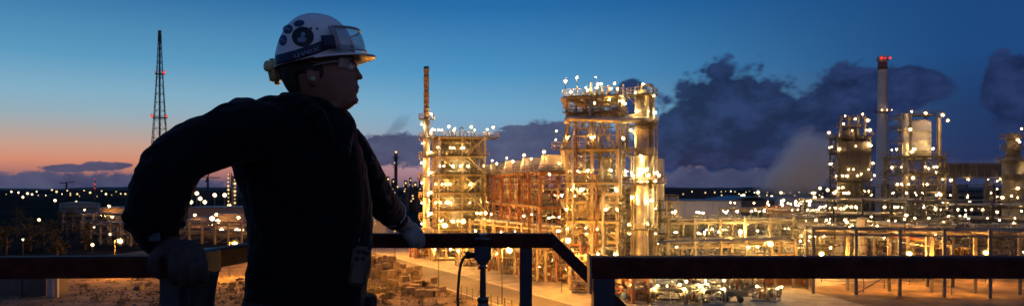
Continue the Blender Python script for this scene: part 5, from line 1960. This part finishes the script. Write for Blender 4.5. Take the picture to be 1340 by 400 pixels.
# brim
bm = bmesh.new()
rows = []
for i in range(25):
    u = -1.35 + 2.7 * i / 24
    p = shell_pt(u, 0.0)
    ext = .062 * max(0, math.cos(u)) ** 1.2 + .006
    q = p + Vector((math.cos(u) * ext * 1.0, math.sin(u) * ext * .35, -.006 * math.cos(u)))
    rows.append((bm.verts.new(p + Vector((-.004, 0, .003))), bm.verts.new(q + Vector((0, 0, .0))), bm.verts.new(q + Vector((0, 0, -.004))), bm.verts.new(p + Vector((-.004, 0, -.003)))))
for i in range(24):
    for k_ in range(4):
        bm.faces.new((rows[i][k_], rows[i][(k_ + 1) % 4], rows[i + 1][(k_ + 1) % 4], rows[i + 1][k_]))
bm.faces.new(rows[0])
bm.faces.new(rows[-1])
link('brim', mesh_of(bm, 'brim', HELM, True), hm)
# rim lip
bm = bmesh.new()
bm_tube(bm, [shell_pt(2 * PI * i / 56, 0.0) + Vector((0, 0, .002)) for i in range(57)], .0032, 6)
link('rim_lip', mesh_of(bm, 'rim_lip', HELM, True), hm)


def surf(px, py, off=.0012):
    """point on the near side of the helmet seen at this photo position"""
    y = -.05
    for _it in range(6):
        q = Q(px, py, YP + y)
        lo, hi = 0.0, .97
        x = q.x - HC.x
        z = q.z - HC.z
        for _ in range(36):           # find v with the right height, u from x
            v = (lo + hi) / 2
            th = v * PI / 2
            rr_ = math.cos(th) ** .86
            cu = max(-1, min(1, x / (HA * rr_)))
            xr = HA * cu
            zz_ = rim_z(xr) + (HT - rim_z(xr)) * math.sin(th) ** 1.02
            if zz_ < z:
                lo = v
            else:
                hi = v
        y = -HB * rr_ * math.sqrt(max(0, 1 - cu * cu))
    n = Vector((x / HA ** 2, y / HB ** 2, max(0, z) / HT ** 2)).normalized()
    return HC + Vector((x, y, z)) + n * off


def patch(name, pts_grid, m, th=None):
    bm = bmesh.new()
    vs = [[bm.verts.new(p) for p in row] for row in pts_grid]
    for i in range(len(vs) - 1):
        for j in range(len(vs[0]) - 1):
            bm.faces.new((vs[i][j], vs[i][j + 1], vs[i + 1][j + 1], vs[i + 1][j]))
    o = link(name, mesh_of(bm, name, m, True), hm)
    if th:
        md = o.modifiers.new('thickness', 'SOLIDIFY')
        md.thickness = th
        md.offset = 0
    return o


def disc(name, px, py, rx, ry, m, off=.0016, rot=0.0):
    bm = bmesh.new()
    c = bm.verts.new(surf(px, py, off))
    prev = [c]
    ringp = None
    for rr_ in (.5, 1.0):
        ring = []
        for k in range(24):
            a = 2 * PI * k / 24
            dx, dy = rx * rr_ * math.cos(a), ry * rr_ * math.sin(a)
            ring.append(bm.verts.new(surf(px + dx * math.cos(rot) - dy * math.sin(rot), py + dx * math.sin(rot) + dy * math.cos(rot), off)))
        for k in range(24):
            if ringp is None:
                bm.faces.new((c, ring[k], ring[(k + 1) % 24]))
            else:
                bm.faces.new((ringp[k], ring[k], ring[(k + 1) % 24], ringp[(k + 1) % 24]))
        ringp = ring
    return link(name, mesh_of(bm, name, m, True), hm)


disc('sticker', 396.5, 48.5, 14.2, 13, BLACK, .0016)
disc('sticker_figure', 397, 45.8, 3.0, 3.0, PRINT, .0026)
disc('sticker_figure', 395.5, 52.5, 6.0, 3.6, PRINT, .0026)
disc('sticker', 370.6, 53, 5.0, 7.0, STICK, .0016, .25)
disc('sticker', 377, 38.6, 6.6, 5.6, STICK, .0016, -.4)
disc('sticker', 391.5, 31.2, 7.0, 4.0, STICK, .0016, -.2)
for (cx_, cy_, dr) in ((370.6, 53, 3), (377, 38.6, 3)):
    for k in range(3):
        disc('sticker_mark', cx_ - 2 + k * 2, cy_ - 1.5 + k * 1.4, 1.6, .8, PRINT, .0026, .4)
disc('vent_hole', 407, 37.6, 1.6, 1.4, BLACK, .0016)
disc('vent_hole', 415, 38, 1.5, 1.3, BLACK, .0016)


# strap from the nape to the goggles, with its lettering
def strap_c(t):
    return 362.0 + t * 66, 79.0 - 20.5 * t - 5.5 * math.sin(t * PI) * -.25, 6.2 + .9 * t


rows = []
for i in range(25):
    t = i / 24
    x, y_, h = strap_c(t)
    rows.append([surf(max(361.0, x), y_ + h * s, .003) for s in (-1, -.5, 0, .5, 1)])
patch('goggle_strap', rows, NAVY, .002)
fc = bpy.data.curves.new('strap_lettering', 'FONT')
fc.body = 'uvex'
fc.size = 1.0
fc.resolution_u = 2
fo = bpy.data.objects.new('strap_lettering', fc)
COL.objects.link(fo)
dg = bpy.context.evaluated_depsgraph_get()
fm = bpy.data.meshes.new_from_object(fo.evaluated_get(dg))
bpy.data.objects.remove(fo)
fb_ = bmesh.new()
fb_.from_mesh(fm)
bmesh.ops.subdivide_edges(fb_, edges=[e for e in fb_.edges if e.calc_length() > .15], cuts=2)
xs_ = [v.co.x for v in fb_.verts]
xm, xM = min(xs_), max(xs_)
for v in fb_.verts:
    t = (v.co.x - xm) / (xM - xm)
    px = 386.0 + t * 32
    tt = (px - 362) / 66
    _, yc, h = strap_c(tt)
    v.co = surf(px, yc + 4.0 - v.co.y * 11.5, .0052)
fm2 = mesh_of(fb_, 'strap_lettering', PRINT)
link('strap_lettering', fm2, hm)

# goggles sitting on the front of the helmet
gg = bmesh.new()
NG = 16


def gog(u, e, off):      # u angle round the front, e 0 bottom .. 1 top
    rx = 66.5 * s_ + off
    ry = .104 + off
    x = rx * math.cos(u) ** .9 if math.cos(u) > 0 else 0
    return HC + Vector((x - .0, ry * math.sin(u), (4.5 + 30.0 * e + 2.5 * math.cos(u) - (1 - math.cos(u)) * (7 - 3 * e)) * s_)) - Vector((0.022 * e * e, 0, 0))


ULIM = 0.97
rows = [[gog(-ULIM + 2 * ULIM * i / NG, .08 + .84 * j / 4, 0.0) for j in range(5)] for i in range(NG + 1)]
lens = patch('goggle_lens', rows, M_LENS, .002)
lens.name = 'goggle_lens'
for (e0, e1, nm) in ((-.0, .07, 'goggle_frame'), (.93, 1.0, 'goggle_frame')):
    rows = [[gog(-ULIM + 2 * ULIM * i / NG, e, .002) for e in (e0, (e0 + e1) / 2, e1)] for i in range(NG + 1)]
    patch(nm, rows, GOGF, .005)
for s in (-1, 1):
    rows = [[gog(s * (.93 + .12 * i / 5), .04 + .92 * j / 4, .001) for j in range(5)] for i in range(6)]
    patch('goggle_side', rows, GOGF, .008)
    rows = [[gog(s * (1.03 + .24 * i / 4), .1 + .5 * j / 4, .004) for j in range(5)] for i in range(5)]
    patch('vent_block', rows, NAVY, .012)

# headlamp pack on the back of the helmet
bm = bmesh.new()
bm_box(bm, (0, 0, 0), (.036, .055, .078))
bmesh.ops.bevel(bm, geom=bm.edges[:], offset=.012, segments=3, affect='EDGES')
lampbox = link('headlamp_pack', mesh_of(bm, 'headlamp_pack', YELL, True), hm, Q(359.5, 94, YP - .01))
lampbox.rotation_euler = (0, R(-12), R(8))
bm = bmesh.new()
bm_lathe(bm, [(.001, -.008), (.014, -.008), (.017, 0), (.017, .01), (.001, .012)], 14)
o = link('headlamp_cap', mesh_of(bm, 'headlamp_cap', YELL, True), hm, Q(353, 87, YP - .03))
o.rotation_euler = (R(90), 0, R(-30))

# safety spectacles
sg = bmesh.new()
bm_tube(sg, [Q(408, 86.5, YP - .080), Q(422, 83, YP - .081), Q(438, 80.5, YP - .076), Q(446, 80.5, YP - .068)], [.0022, .0028, .0032, .0026], 6)
bm_tube(sg, [Q(408, 86.5, YP + .080), Q(438, 80.5, YP + .076), Q(446, 80.5, YP + .068)], [.0022, .003, .0026], 6)
brow = []
for i in range(17):
    a = -1.15 + 2.3 * i / 16
    brow.append(Q(436, 80.3, YP) + Vector((30 * s_ * math.cos(a) ** .8, .074 * math.sin(a), 0)))
bm_tube(sg, brow, .0022, 6)
gl = link('spectacles', mesh_of(sg, 'spectacles', GOGF, True), pw)
bm = bmesh.new()
rows = []
for i in range(17):
    a = -1.15 + 2.3 * i / 16
    rows.append([bm.verts.new(Q(436, 80.8 + 11.5 * j / 3, YP) + Vector(((30.5 - j * .6) * s_ * math.cos(a) ** .8, .0745 * math.sin(a), 0))) for j in range(4)])
for i in range(16):
    for j in range(3):
        bm.faces.new((rows[i][j], rows[i][j + 1], rows[i + 1][j + 1], rows[i + 1][j]))
link('lens', mesh_of(bm, 'lens', M_LENS2, True), gl)

# lanyard and instrument case hanging on the chest
rc_o = Q(470, 348, 2.095) + po
ic = empty('instrument_case', rc_o, 0, 'tan pocket instrument case hanging at the worker\'s hip from a red lanyard', 'instrument')
bm = bmesh.new()
bm_box(bm, (0, 0, 0), (.050, .022, .116))
bmesh.ops.bevel(bm, geom=bm.edges[:], offset=.008, segments=2, affect='EDGES')
cs = link('case', mesh_of(bm, 'case', TAN, True), ic)
for (x, z) in ((-.011, .044), (.004, .046), (.016, .042), (-.012, .024), (.006, .026)):
    bm = bmesh.new()
    bm_lathe(bm, [(.0005, 0), (.0058, 0), (.0058, .003), (.0005, .003)], 12)
    o = link('button', mesh_of(bm, 'button', BLACK), cs, (x, -.0125, z))
    o.rotation_euler = (R(90), 0, 0)
bm = bmesh.new()
bm_box(bm, (0, 0, 0), (.034, .003, .05))
link('window', mesh_of(bm, 'window', mat('case_window', (.09, .075, .06), .35, 0, .1, 20)), cs, (-.001, -.0122, -.022))
bm = bmesh.new()
bm_tube(bm, [Vector((-.012, .004, .058)), Vector((-.012, .0, .075)), Vector((-.012, .004, .085)), Vector((-.012, .008, .075))], .002, 6)
link('clip', mesh_of(bm, 'clip', M_DEVM, True), ic)
bm = bmesh.new()
bm_tube(bm, [Vector((-.012, .002, .085)), Vector((-.016, -.006, .16)), Vector((-.034, -.02, .24)), Vector((-.058, -.03, .32)), Vector((-.08, -.03, .40))], .005, 6, flat=.3)
link('lanyard', mesh_of(bm, 'lanyard', REDL, True), ic)
ic.rotation_euler = (0, R(9), R(18))

# dark cloth hanging over the lower part of the rail corner
bm = bmesh.new()
rows = []
for i in range(13):
    t = i / 12
    row = []
    for j in range(15):
        v = j / 14
        px = 221 + 66 * t + 4 * math.sin(v * 5 + t * 3) - 6 * v * (t > .8)
        py = 352 + 120 * v + 3 * math.sin(t * 9)
        y = 1.99 + .10 * t + .012 * math.sin(t * 16 + v * 3)
        row.append(bm.verts.new(at(px, py, y)))
    rows.append(row)
for i in range(12):
    for j in range(14):
        bm.faces.new((rows[i][j], rows[i][j + 1], rows[i + 1][j + 1], rows[i + 1][j]))
rag = link('work_cloth', mesh_of(bm, 'work_cloth', mat('cloth_grey', (.035, .04, .038), .9, 0, .3, 20), True))
md = rag.modifiers.new('thickness', 'SOLIDIFY')
md.thickness = .006
tag(rag, 'dark grey-green cloth hanging under the rail below the gripping hand', 'cloth')
